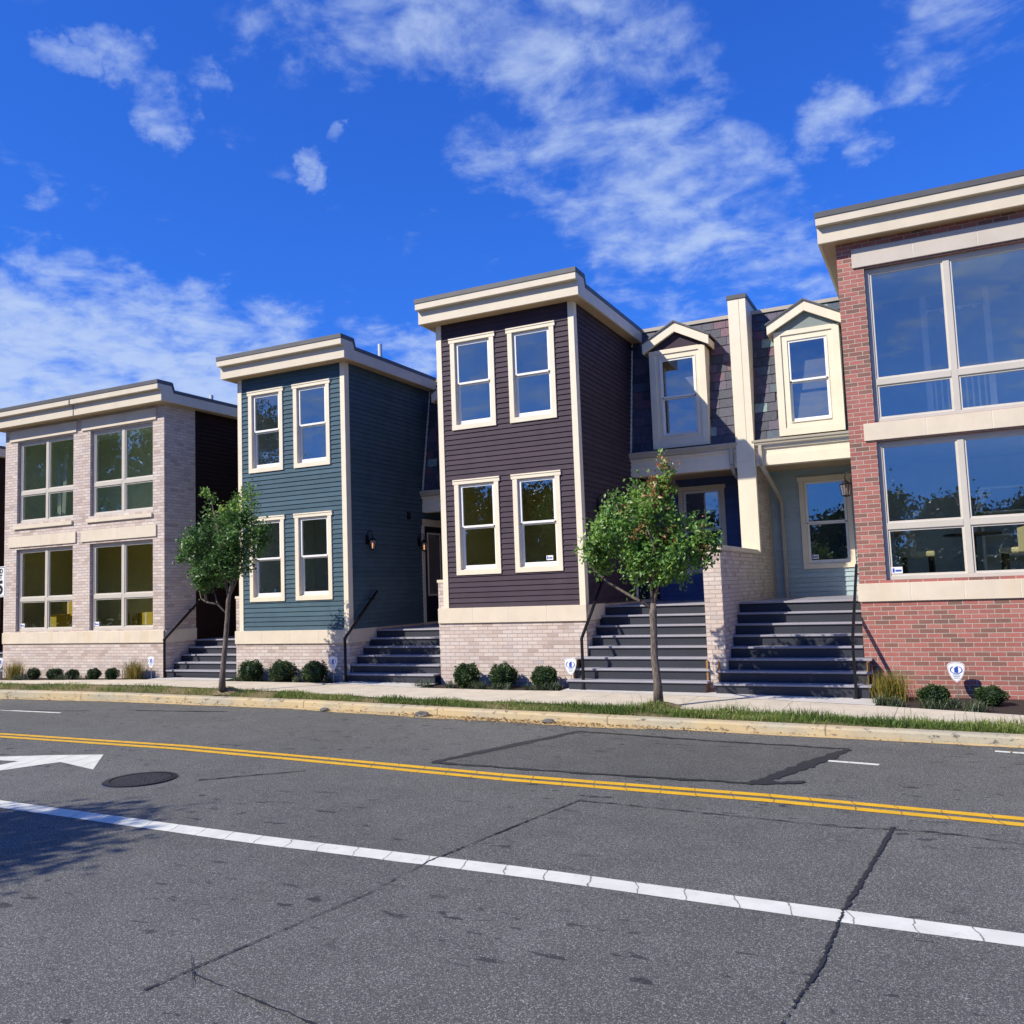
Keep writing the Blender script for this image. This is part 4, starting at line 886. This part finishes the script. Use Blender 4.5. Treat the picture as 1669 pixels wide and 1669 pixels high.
for i, (dx, lab) in enumerate(((0, 'left leaning pale plank behind the upper left window of pale brick house'), (.3, 'right leaning pale plank behind the upper left window of pale brick house'))):
    m = MB(); m.bar((-22.45+dx*.6, 16.75, 4.0), (-23.0+dx, 17.15, 6.5), .09, .16); w = tag(part('plank', m, 'plank', bevel=.006), lab, 'plank', 'planks leaning behind the glass')
m = MB(); m.lathe([(0, -.045), (.1, -.04), (.145, -.0), (.1, .04), (0, .045)], (0, 0, 0), 14)
for i, v in enumerate(m.v): x, y, z = v; s_ = 1.25 if abs(abs(x)-abs(y)) < .07 else 1; m.v[i] = (-2.28+x*s_*1.0, 19.42+z, 5.43+y*s_*.85)
w = tag(part('cushion', m, 'blue_cloth', smooth=True), 'pale blue cushion on the sill of the grey green dormer window', 'cushion')

# ------------------------------------------------------------------ vegetation
def leaf_mesh(P, D, U, size, asp=.5, fold=.25):
    """P centres, D leaf directions, U leaf normals, size lengths -> vertices and faces (two triangles per leaf folded on the midrib)"""
    n = len(P); Sd = np.cross(D, U); Sd /= np.linalg.norm(Sd, axis=1, keepdims=True)+1e-9; L = size[:, None]
    b = P-D*L*.5; tip = P+D*L*.5; l = P+Sd*L*asp*.5+U*L*fold*.3-D*L*.06; r = P-Sd*L*asp*.5+U*L*fold*.3-D*L*.06
    V = np.stack([b, l, tip, r], 1).reshape(-1, 3); i = np.arange(n)*4
    Fc = np.stack([np.stack([i, i+1, i+2], 1), np.stack([i, i+2, i+3], 1)], 1).reshape(-1, 3); return V, Fc
def rdir(n):
    d = RNG.normal(size=(n, 3)); return d/np.linalg.norm(d, axis=1, keepdims=True)
def crown(blobs, twigs, per, lsize, tlen=.32, spread=.085, shell=.55, upb=.5):
    vol = np.array([b[3]*b[4]*b[5] for b in blobs])**.58; pick = RNG.choice(len(blobs), twigs, p=vol/vol.sum()); B = np.array(blobs)[pick]
    d = rdir(twigs); rr = RNG.uniform(shell, 1, (twigs, 1))**.7; C0 = B[:, :3]+d*rr*B[:, 3:6]
    td = d*.8+rdir(twigs)*.6+np.array([0, 0, upb*.5]); td /= np.linalg.norm(td, axis=1, keepdims=True)
    s = RNG.uniform(-.5, .5, (twigs, per, 1)); P = C0[:, None]+td[:, None]*s*tlen+RNG.normal(size=(twigs, per, 3))*spread
    D = td[:, None]*.6+RNG.normal(size=(twigs, per, 3))*.8+np.array([0, 0, -.25]); P = P.reshape(-1, 3); D = D.reshape(-1, 3); D /= np.linalg.norm(D, axis=1, keepdims=True)
    U = rdir(len(P))*.75+np.array([-.3, -.45, .6]); U -= D*(U*D).sum(1, keepdims=True); U /= np.linalg.norm(U, axis=1, keepdims=True)+1e-9
    tone = np.repeat(np.clip(RNG.normal(.42, .16, twigs), 0, .8), per)+RNG.normal(0, .1, len(P)); sz = lsize*RNG.uniform(.65, 1.25, len(P))
    return P, D, U, sz, np.clip(tone, 0, .84), np.repeat(np.arange(twigs), per), C0
def leaves_obj(name, P, D, U, sz, tone, mat, parent, asp=.6):
    V, Fc = leaf_mesh(P, D, U, sz, asp); return mk(name, V, Fc.tolist(), np.repeat(tone, 2), mat, parent)
# young maple in front of the purple house, rooted in the verge
def satellites(bl, n, r0, r1):
    out = list(bl)
    for b in bl:
        for k in range(max(2, int(n*(b[3]+b[5])))):
            d = rdir(1)[0]; r = RNG.uniform(r0, r1); q = .93; out.append((b[0]+d[0]*b[3]*q, b[1]+d[1]*b[4]*q, b[2]+d[2]*b[5]*q, r, r, r*1.15))
    return out
def mound(x, y, r, h):
    m = MB(); n = 26
    prof = [(1.1, -.03), (1, .0), (.8, .22), (.5, .62), (.25, .92), (0, 1)]
    g = VZ(x); m.lathe([(r*a*(1), h*b) for a, b in prof], (x, y, g-.01), n); m.v = [(a+random.gauss(0, .012), b+random.gauss(0, .012), c+random.gauss(0, .006)) for a, b, c in m.v]; return struct(part('tree_mound', m, 'mound_soil', smooth=True))
TX, TY = -4.157, 13.5
mound(TX, TY, .42, .1); mound(-13.241, 13.74, .3, .13)
t = thing('street_tree', 'young street tree with browning orange leaves before the purple house steps', 'tree', (TX, TY, .13), 'young trees in the verge')
m = MB(); m.tube([(-4.157, 13.5, .02), (-4.152, 13.5, 0.366), (-4.185, 13.5, 0.785), (-4.176, 13.509, 1.204), (-4.171, 13.5, 1.483), (-4.157, 13.5, 1.641)], [.088, .065, .057, .053, .06, .042], 12); part('trunk', m, 'bark', t, smooth=True)
for l in [[(-4.157, 13.5, 1.548), (-4.483, 13.5, 1.735), (-4.902, 13.481, 1.995), (-5.256, 13.472, 2.349), (-5.302, 13.5, 2.554)], [(-4.157, 13.5, 1.604), (-4.194, 13.5, 2.088), (-4.111, 13.5, 2.74), (-3.878, 13.5, 3.671)], [(-4.157, 13.5, 1.623), (-4.045, 13.593, 2.088), (-3.692, 13.593, 2.461), (-3.226, 13.5, 2.694)], [(-4.185, 13.5, 1.995), (-4.39, 13.36, 2.461), (-4.716, 13.407, 3.392)], [(-4.157, 13.5, 1.902), (-4.064, 13.779, 2.461), (-4.157, 13.872, 3.019)], [(-4.157, 13.5, 1.902), (-3.971, 13.221, 2.368), (-4.064, 13.034, 2.833)], [(-4.157, 13.5, 2.275), (-4.297, 13.5, 2.833), (-4.232, 13.5, 3.531)]]:
    m = MB(); m.tube(l, list(np.linspace(.03, .007, len(l))), 7); part('limb', m, 'bark', t, smooth=True)
bl = satellites([(-4.674, 13.5, 2.65, 0.5, 0.5, 0.40), (-4.19, 13.5, 2.85, 0.52, 0.56, 0.44), (-3.62, 13.5, 2.58, 0.40, 0.42, 0.33), (-4.283, 13.453, 2.228, 0.36, 0.42, 0.28), (-3.91, 13.5, 3.25, 0.18, 0.2, 0.36), (-4.301, 13.5, 3.2, 0.18, 0.22, 0.27), (-4.795, 13.5, 3.06, 0.18, 0.22, 0.24), (-5.0, 13.5, 2.461, 0.2, 0.25, 0.25), (-3.35, 13.5, 2.42, 0.17, 0.2, 0.24), (-3.83, 13.5, 2.16, 0.28, 0.32, 0.2)], 11, .06, .16) + [(-3.845, 13.5, 3.72, .07, .07, .2), (-3.87, 13.5, 3.55, .14, .12, .2), (-4.702, 13.5, 3.4, .04, .05, .18), (-4.34, 13.5, 3.5, .06, .06, .16), (-3.3, 13.5, 2.75, .06, .06, .16), (-3.93, 13.5, 3.5, .12, .12, .2)]
P, D, U, sz, tone, tw, C0 = crown(bl, 430, 27, .075, .32, .055, .35)
dead = RNG.random(len(C0)) < (.03+.2*((C0[:, 0] > -4.2) & (C0[:, 0] < -3.65) & (C0[:, 2] > 2.2))); k = dead[tw] & (RNG.random(len(P)) < .8); tone[k] = RNG.uniform(.88, 1, k.sum())
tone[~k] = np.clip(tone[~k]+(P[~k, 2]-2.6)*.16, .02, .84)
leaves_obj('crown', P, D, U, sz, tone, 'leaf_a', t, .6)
# young tree in front of the gap by the teal house
TX, TY = -13.241, 13.55
t = thing('street_tree', 'young dark green street tree leaning before the teal house', 'tree', (TX, TY, .18), 'young trees in the verge')
m = MB(); m.tube([(-13.241, 13.550, 0.114), (-13.223, 13.550, 0.447), (-13.149, 13.550, 0.993), (-13.087, 13.550, 1.539), (-13.059, 13.550, 1.903), (-12.931, 13.550, 2.357), (-12.831, 13.550, 2.812)], [.075, .056, .05, .045, .042, .028, .018], 12); part('trunk', m, 'bark', t, smooth=True)
for l in [[(-13.087, 13.550, 1.648), (-13.350, 13.550, 1.857), (-13.514, 13.550, 2.357)], [(-13.332, 13.550, 1.849), (-13.650, 13.550, 1.903), (-13.787, 13.550, 1.975), (-14.013, 13.550, 2.630)], [(-13.650, 13.550, 1.903), (-13.714, 13.550, 2.267), (-13.740, 13.550, 2.812)], [(-13.059, 13.550, 1.949), (-12.877, 13.732, 2.540), (-12.513, 13.641, 3.267), (-12.423, 13.550, 4.177)], [(-13.059, 13.550, 1.994), (-13.286, 13.641, 2.721), (-13.422, 13.550, 3.722), (-13.559, 13.550, 4.177)], [(-12.968, 13.550, 2.357), (-12.968, 13.277, 2.994), (-13.149, 13.277, 3.722)]]:
    m = MB(); m.tube(l, list(np.linspace(.026, .006, len(l))), 7); part('limb', m, 'bark', t, smooth=True)
bl = satellites([(-13.322, 13.550, 3.176, 0.687, 0.589, 0.491), (-13.894, 13.550, 2.948, 0.324, 0.353, 0.295), (-12.588, 13.550, 3.226, 0.452, 0.491, 0.422), (-13.050, 13.550, 3.619, 0.471, 0.412, 0.236), (-13.187, 13.550, 2.608, 0.471, 0.491, 0.353), (-12.868, 13.550, 2.686, 0.334, 0.412, 0.334), (-13.623, 13.550, 2.509, 0.236, 0.245, 0.334), (-14.159, 13.550, 3.040, 0.147, 0.157, 0.196), (-12.274, 13.550, 3.085, 0.216, 0.245, 0.334)], 10, .06, .17) + [(-13.501, 13.550, 4.061, 0.088, 0.059, 0.118), (-13.648, 13.550, 4.159, 0.049, 0.049, 0.079), (-12.440, 13.550, 3.963, 0.098, 0.079, 0.255), (-12.274, 13.550, 3.815, 0.059, 0.059, 0.196), (-12.764, 13.550, 3.884, 0.196, 0.147, 0.118), (-14.100, 13.550, 3.373, 0.049, 0.049, 0.196), (-12.617, 13.550, 3.913, 0.059, 0.059, 0.196)]
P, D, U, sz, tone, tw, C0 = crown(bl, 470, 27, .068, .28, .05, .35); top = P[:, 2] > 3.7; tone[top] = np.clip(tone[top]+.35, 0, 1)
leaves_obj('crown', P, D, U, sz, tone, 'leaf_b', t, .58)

# clipped shrubs
def shrub_mesh(seed, n=2300):
    r = np.random.default_rng(seed); d = r.normal(size=(n, 3)); d /= np.linalg.norm(d, axis=1, keepdims=True); rad = (r.uniform(.55, 1.0, (n, 1))**.5)*(1+.1*np.sin(d[:, :1]*7+seed)+.08*np.sin(d[:, 1:2]*9))
    P = d*rad*np.array([.28, .28, .25])+np.array([0, 0, .235]); P[:, 2] = np.maximum(P[:, 2], .01)
    D = d*.8+r.normal(size=(n, 3))*.6; D /= np.linalg.norm(D, axis=1, keepdims=True); U = r.normal(size=(n, 3))+np.array([0, 0, .4]); U -= D*(U*D).sum(1, keepdims=True); U /= np.linalg.norm(U, axis=1, keepdims=True)
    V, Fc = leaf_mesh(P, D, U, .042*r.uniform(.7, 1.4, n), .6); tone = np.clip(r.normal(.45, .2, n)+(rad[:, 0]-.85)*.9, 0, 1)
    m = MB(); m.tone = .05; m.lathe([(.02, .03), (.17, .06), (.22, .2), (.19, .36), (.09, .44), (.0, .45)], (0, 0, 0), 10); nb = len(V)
    V = np.vstack([V, np.array(m.v)]); Fl = Fc.tolist()+[tuple(nb+i for i in f) for f in m.f]; return V, Fl, np.concatenate([np.repeat(tone, 2), m.c])
protos = []
shr = [(-21.9, .6, .62, 'low shrub right of the leftmost grass tuft by the pale brick house'), (-21.07, .78, .6, 'wide low shrub, second of five along the pale brick house'), (-20.37, .62, .55, 'low shrub in the middle of five along the pale brick house'), (-19.57, .6, .6, 'low shrub, fourth of five along the pale brick house'), (-18.92, .6, .62, 'low shrub left of the yellow grass tuft by the pale brick house'),
       (-14.38, 1.05, 1, 'round shrub beside the tree trunk at the teal house left end'), (-13.47, 1.05, 1, 'round shrub in the middle of the teal house front'), (-12.55, 1.0, 1, 'round shrub beside the shield sign at the teal house'), (-8.75, 1.0, .98, 'round shrub at the left end of the purple house'), (-7.93, 1.0, .98, 'round shrub in the middle of the purple house front'), (-7.05, .98, .9, 'round shrub nearest the shield sign at the purple house'),
       (-.28, .85, .6, 'dark spreading shrub left of the shield sign at the red house'), (.48, .82, .6, 'dark spreading shrub right of the shield sign at the red house')]
for i, (x, sx, sz_, lab) in enumerate(shr):
    y = 15.62 if x < -1 else 15.2
    if i < 3:
        V, Fl, tn = shrub_mesh(i+3); o = mk('shrub', V, Fl, tn, 'shrub'); protos.append(o)
    else: o = protos[i % 3].copy(); COL.objects.link(o)
    o.location = (x, y, GZ(x)-.03); o.scale = (sx, sx, sz_); o.rotation_euler = (0, 0, i*1.3); tag(o, lab, 'shrub', 'clipped shrubs along the house fronts')
def blades(P, H, lean, W, tone, mat, name, parent=None, bend=.6):
    n = len(P); a = RNG.uniform(0, 2*np.pi, n); d = np.stack([np.cos(a), np.sin(a), np.zeros(n)], 1); sdv = np.stack([-np.sin(a+.6), np.cos(a+.6), np.zeros(n)], 1)*W[:, None]/2
    upv = np.array([0, 0, 1.]); m1 = P+upv*(H*.6)[:, None]+d*(lean*.4)[:, None]; tip = P+upv*(H*(1-bend*np.minimum(lean/np.maximum(H, .01), .8)*.5))[:, None]+d*lean[:, None]
    V = np.stack([P-sdv, P+sdv, m1+sdv*.8, m1-sdv*.8, tip], 1).reshape(-1, 3); i = np.arange(n)*5
    q = np.stack([i, i+1, i+2, i+3], 1).tolist(); tr_ = np.stack([i+3, i+2, i+4], 1).tolist(); return mk(name, V, q+tr_, np.concatenate([tone, tone]), mat, parent)
def tuft(label, x, y, h, r, n=420):
    P = np.stack([x+RNG.normal(0, r*.35, n), y+RNG.normal(0, r*.3, n), np.full(n, GZ(x)-.03)], 1); H = h*RNG.uniform(.55, 1.05, n); tone = np.clip(RNG.normal(.5, .22, n), 0, 1)
    o = blades(P, H, np.abs(RNG.normal(.15, .11, n)), RNG.uniform(.005, .011, n), tone, 'tuft', 'ornamental_grass', None, .5); return tag(o, label, 'grass clump', 'yellow ornamental grasses in the beds')
tuft('yellow green grass clump at the left corner of the pale brick house', -22.7, 15.65, .55, .3); tuft('yellow grass clump beside the shield sign at the pale brick house', -18.15, 15.62, .56, .32, 520); tuft('reddish yellow grass clump beside steps and the red brick wall', -.93, 15.45, .56, .36, 520)
# low liriope along the front of the beds
cl = []
for x0, x1, n in ((-15, -12.1, 10), (-9.5, -6.7, 10), (-1.1, 4.9, 40), (-23.6, -17.9, 12)):
    for i in range(n): x = random.uniform(x0, x1); cl.append((x, YB(x)+random.uniform(.12, .5 if x0 > -5 else .35)))
cl += [(-9.7, 15.35), (-9.55, 15.4), (-6.75, 15.4), (-6.95, 15.35), (-12.2, 15.6)]
n = 70; P = np.concatenate([np.stack([x+RNG.normal(0, .05, n), y+RNG.normal(0, .05, n), np.full(n, GZ(x)-.03)], 1) for x, y in cl]); N_ = len(P)
struct(blades(P, RNG.uniform(.1, .24, N_), RNG.uniform(.04, .2, N_), RNG.uniform(.006, .012, N_), np.clip(RNG.normal(.5, .25, N_), 0, 1), 'cover', 'bed_groundcover', None, 1.0), 'stuff')
# verge grass
xs = np.concatenate([RNG.uniform(-27, -12, 15000), RNG.uniform(-12, -5, 13000), RNG.uniform(-5, 6, 24000)])
yc = np.array([YC(x) for x in xs])+.2; yv = np.array([YV(x) for x in xs])+.04; f = RNG.random(len(xs)); ys = yc+(yv-yc)*f
pn = np.sin(xs*2.3+1)*.3+np.sin(xs*5.1+ys*4)*.35+np.sin(xs*.9+ys*9)*.2+RNG.normal(0, .3, len(xs)); keep = (pn > np.where(xs < -12, -.22, -.4)); keep &= ~((np.abs(xs+14.3) < 1.2) & (ys > 14.2) & (RNG.random(len(xs)) < .75))
xs, ys, f = xs[keep], ys[keep], f[keep]; z = np.array([(KZ(x)-.005) for x in xs])*(1-f)+np.array([GZ(x)-.012 for x in xs])*f
for mx, my, mr, mh in ((-4.157, 13.5, .42, .1), (-13.241, 13.74, .3, .13)): z += mh*np.clip(1-np.hypot(xs-mx, ys-my)/mr, 0, 1)**1.2
P = np.stack([xs, ys, z-.005], 1); n = len(P); big = np.where(xs > -5, 1.25, .85); cl_ = .75+.35*np.sin(xs*3.7+ys*2.1)*np.sin(xs*1.3-ys*5)
tone = np.clip(.45+.18*np.sin(xs*1.9+ys*3)+RNG.normal(0, .22, n)+np.where(xs < -10, .12, 0), 0, 1)
struct(blades(P, RNG.uniform(.03, .15, n)*big*cl_, np.abs(RNG.normal(.06, .05, n))*big, RNG.uniform(.005, .011, n), tone, 'grass', 'verge_grass', None, .9), 'stuff')
n = 160; xs = RNG.uniform(-5, 5, n); P = np.stack([xs, np.array([YV(x) for x in xs])-RNG.uniform(0, .5, n), np.array([GZ(x) for x in xs])], 1)
struct(blades(P, RNG.uniform(.15, .3, n), RNG.uniform(.05, .15, n), RNG.uniform(.004, .007, n), np.clip(RNG.normal(.6, .2, n), 0, 1), 'grass', 'tall_weeds'), 'stuff')
# dry leaves and grit along the gutter
n = 1500; xs = np.concatenate([RNG.normal(-6.3, 1.5, 900), RNG.uniform(-20, 2, 600)]); ys = np.array([YC(x) for x in xs])-np.abs(RNG.normal(0, .16, n)); P = np.stack([xs, ys, np.full(n, RZ+.02)+RNG.uniform(0, .02, n)], 1)
D = RNG.normal(size=(n, 3))*np.array([1, 1, .25]); D /= np.linalg.norm(D, axis=1, keepdims=True); U = RNG.normal(size=(n, 3))*.4+np.array([0, 0, 1]); U -= D*(U*D).sum(1, keepdims=True); U /= np.linalg.norm(U, axis=1, keepdims=True)
struct(leaves_obj('leaf_litter', P, D, U, RNG.uniform(.015, .05, n), RNG.random(n), 'litter', None, .7), 'stuff')
def stone(label, x, y, s):
    m = MB(); m.lathe([(0, -.3), (.8, -.3), (1, 0), (.75, .45), (.3, .6), (0, .6)], (0, 0, 0), 9); m.v = [(x+a*s*1.7*(1+random.uniform(-.15, .15)), y+b*s*.8*(1+random.uniform(-.2, .2)), RZ+.01+(c+.3)*s*(1+random.uniform(-.1, .1))) for a, b, c in m.v]
    tag(part('stone', m, 'rock'), label, 'stone', 'loose stones in the gutter')
stone('flat grey stone lying in the gutter below the purple house left corner', -8.0, 12.72, .09); stone('small grey stone in the gutter near the white shrub bed edge', -10.2, 12.95, .06); stone('grey stone half buried in gutter sand before the purple house steps', -5.6, 12.5, .07)

# ------------------------------------------------------------------ signs
def shield(label, x, y, h=.29):
    gz = GZ(x)-.03; t = thing('yard_sign', label, 'yard sign', (x, y, gz), 'white shield yard signs in the beds'); zc = .42+gz+.02; s = h/.29
    m = MB(); m.tube([(x, y, gz), (x, y, zc)], .007, 8); part('stake', m, 'sign_metal', t)
    outl = lambda k: [(x+a*s*k, zc+(b*k)*s) for a, b in ((0, -.15), (.05, -.11), (.09, -.04), (.11, .04), (.112, .1), (.09, .125), (.045, .138), (0, .142), (-.045, .138), (-.09, .125), (-.112, .1), (-.11, .04), (-.09, -.04), (-.05, -.11))]
    m = MB(); m.prism(outl(1), 'y', y-.012, y-.006); pl = part('panel', m, 'white', t)
    m = MB(); o1, o2 = outl(.95), outl(.9)
    for i in range(len(o1)): j = (i+1) % len(o1); m.q(*[(p[0], y-.0135, p[1]) for p in (o1[i], o1[j], o2[j], o2[i])])
    part('border', m, 'grey_ink', pl)
    m = MB(); Y = y-.015; cz = zc+.035
    for a, b0, b1 in ((-.017, -.038, .03), (.0, -.042, .045), (.017, -.042, .052)): m.box(x+a*s-.008*s, x+a*s+.008*s, Y, y-.0122, cz+b0*s, cz+b1*s)
    R = .07*s
    for i in range(22):
        a0, a1 = math.radians(120+15*i), math.radians(120+15*(i+1))
        if i > 19: continue
        e = lambda a, r: (x+math.cos(a)*r*1.15, Y-.002, cz+math.sin(a)*r*.82)
        m.q(e(a0, R), e(a1, R), e(a1, R*.86), e(a0, R*.86))
    part('emblem', m, 'blue_ink', pl)
    m = MB()
    for k, w in enumerate((.05, .042, .034)): m.box(x-w*s, x+w*s, Y, y-.0122, zc-(.045+.022*k)*s, zc-(.034+.022*k)*s)
    part('lettering_rule', m, 'grey_ink', pl)
shield('white shield sign with blue emblem beside the pale brick house handrail', -17.47, 15.55); shield('white shield sign with blue emblem beside the teal house handrail', -12.0, 15.55, .31); shield('white shield sign with blue emblem beside the purple house handrail', -6.44, 15.5, .32); shield('white shield sign with blue emblem before the red brick wall', .045, 15.72, .32); shield('white shield sign at the far left corner of the pale brick house', -23.15, 15.55)
sx, sy, sz0, sz1 = -20.12, 13.4, 2.19, 2.91
t = thing('speed_limit_sign', 'white speed limit sign with black figures on a post at left edge', 'road sign', (sx, sy, 0))
m = MB(); m.box(sx-.03, sx+.03, sy+.012, sy+.05, -.05, 2.9); part('post', m, 'sign_metal', t)
m = MB(); m.box(sx-.29, sx+.29, sy, sy+.006, sz0, sz1); pl = part('panel', m, 'white', t, bevel=.002)
m = MB(); b = .022
for k in (.02,):
    x0, x1, z0, z1 = sx-.29+k, sx+.29-k, sz0+k, sz1-k; w = .012
    m.box(x0, x1, sy-.002, sy, z0, z0+w).box(x0, x1, sy-.002, sy, z1-w, z1).box(x0, x0+w, sy-.002, sy, z0+w, z1-w).box(x1-w, x1, sy-.002, sy, z0+w, z1-w)
part('border', m, 'black_ink', pl)
def text(body, x, z, size, parent, y):
    c = bpy.data.curves.new('lettering', 'FONT'); c.body = body; c.size = size; c.align_x = 'CENTER'; c.extrude = .001; c.offset = .006*size/.13
    tmp = bpy.data.objects.new('lettering_curve', c); COL.objects.link(tmp); dg = bpy.context.evaluated_depsgraph_get(); me = bpy.data.meshes.new_from_object(tmp.evaluated_get(dg)); bpy.data.objects.remove(tmp)
    me.materials.clear(); me.materials.append(M['black_ink']); o = bpy.data.objects.new('lettering', me); COL.objects.link(o); o.parent = parent; o.rotation_euler = (math.pi/2, 0, 0); o.location = Vector((x, y, z))-ORG[parent.name]
text('SPEED', sx, sz0+.56, .145, pl, sy-.002); text('LIMIT', sx, sz0+.425, .145, pl, sy-.002); text('25', sx, sz0+.085, .42, pl, sy-.002)

# ------------------------------------------------------------------ across the street: a wood that the windows mirror, and the tree that shades the road
def far_tree(x, y, h, r, n, out):
    c = [(x, y, h*.5, r*.8, r*.7, h*.36)]
    for i in range(12): a = RNG.uniform(0, 6.28); q = RNG.uniform(.3, .75)*r; c.append((x+q*math.cos(a), y+q*math.sin(a), h*RNG.uniform(.2, .84), r*.38, r*.38, h*.13))
    P, D, U, sz, tone, tw, C0 = crown(c, n//26, 26, .26, 1.1, .36, .02); out.append((P, D, U, sz, tone))
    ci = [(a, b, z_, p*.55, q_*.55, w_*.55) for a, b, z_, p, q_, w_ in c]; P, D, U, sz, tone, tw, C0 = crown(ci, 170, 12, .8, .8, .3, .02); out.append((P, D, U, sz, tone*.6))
acc = []
for x, y, h, r in ((-112, -24, 30, 11), (-95, -21, 30, 11), (-80, -22, 29, 10), (-66, -21, 27, 9), (-53, -20, 20, 7.5), (-88, -30, 30, 11), (-72, -30, 28, 10), (-60, -29, 24, 9), (-41, -19, 11.5, 6), (-33, -17, 10.2, 5), (-25, -17, 9.6, 4.8), (-18, -18, 9.0, 4.5), (-11, -19, 7.4, 4), (-5, -22, 6.9, 4), (1, -23, 6.4, 3.6), (6, -24, 6.6, 4), (12, -24, 7, 4), (20, -24, 8, 5), (30, -26, 9, 6)): far_tree(x, y, h, r, 17000, acc)
for x in range(-110, 36, 5):
    P, D, U, sz, tone, tw, C0 = crown([(x, -15.5+RNG.uniform(-1, 1), 1.5, 3.4, 1.2, 1.8)] if x > -38 else [(x, -15.5+RNG.uniform(-1, 1), 4, 3.6, 1.6, 4.4)], 170 if x > -38 else 420, 24, .32, .9, .3, .05); acc.append((P, D, U, sz, tone))
P, D, U, sz, tone = [np.concatenate(q) for q in zip(*acc)]
struct(leaves_obj('far_wood', P, D, U, sz, tone, 'wood_leaf', None, .7), 'stuff')
x, y = -12.7, -1.15
t = thing('shade_tree', 'street tree across the road whose shadow falls at the lower left', 'tree', (x, y, 0))
m = MB(); m.tube([(x, y, -.1), (x+.05, y, 1.5), (x, y, 3.2), (x+.1, y, 6.2)], [.17, .13, .11, .03], 10); part('trunk', m, 'bark', t, smooth=True)
for l in ([(x, y, 2.8), (x-1, y+.3, 4.2), (x-1.5, y+.2, 5.4)], [(x, y, 3), (x+1, y-.2, 4.3), (x+1.5, y, 5.2)], [(x, y, 3.2), (x+.1, y+.9, 4.6), (x, y+1.3, 5.6)]): m = MB(); m.tube(l, [.07, .05, .02], 8); part('limb', m, 'bark', t, smooth=True)
P, D, U, sz, tone, tw, C0 = crown([(x, y, 5.6, 1.5, 1.5, 1.3), (x-1.1, y+.2, 5.0, 1.0, 1.1, .9), (x+1.0, y-.3, 5.0, 1.0, 1.0, .9), (x+.2, y+.8, 5.4, 1.0, .9, .9)], 330, 30, .13, .5, .16)
leaves_obj('crown', P, D, U, sz, tone, 'leaf_b', t, .65)
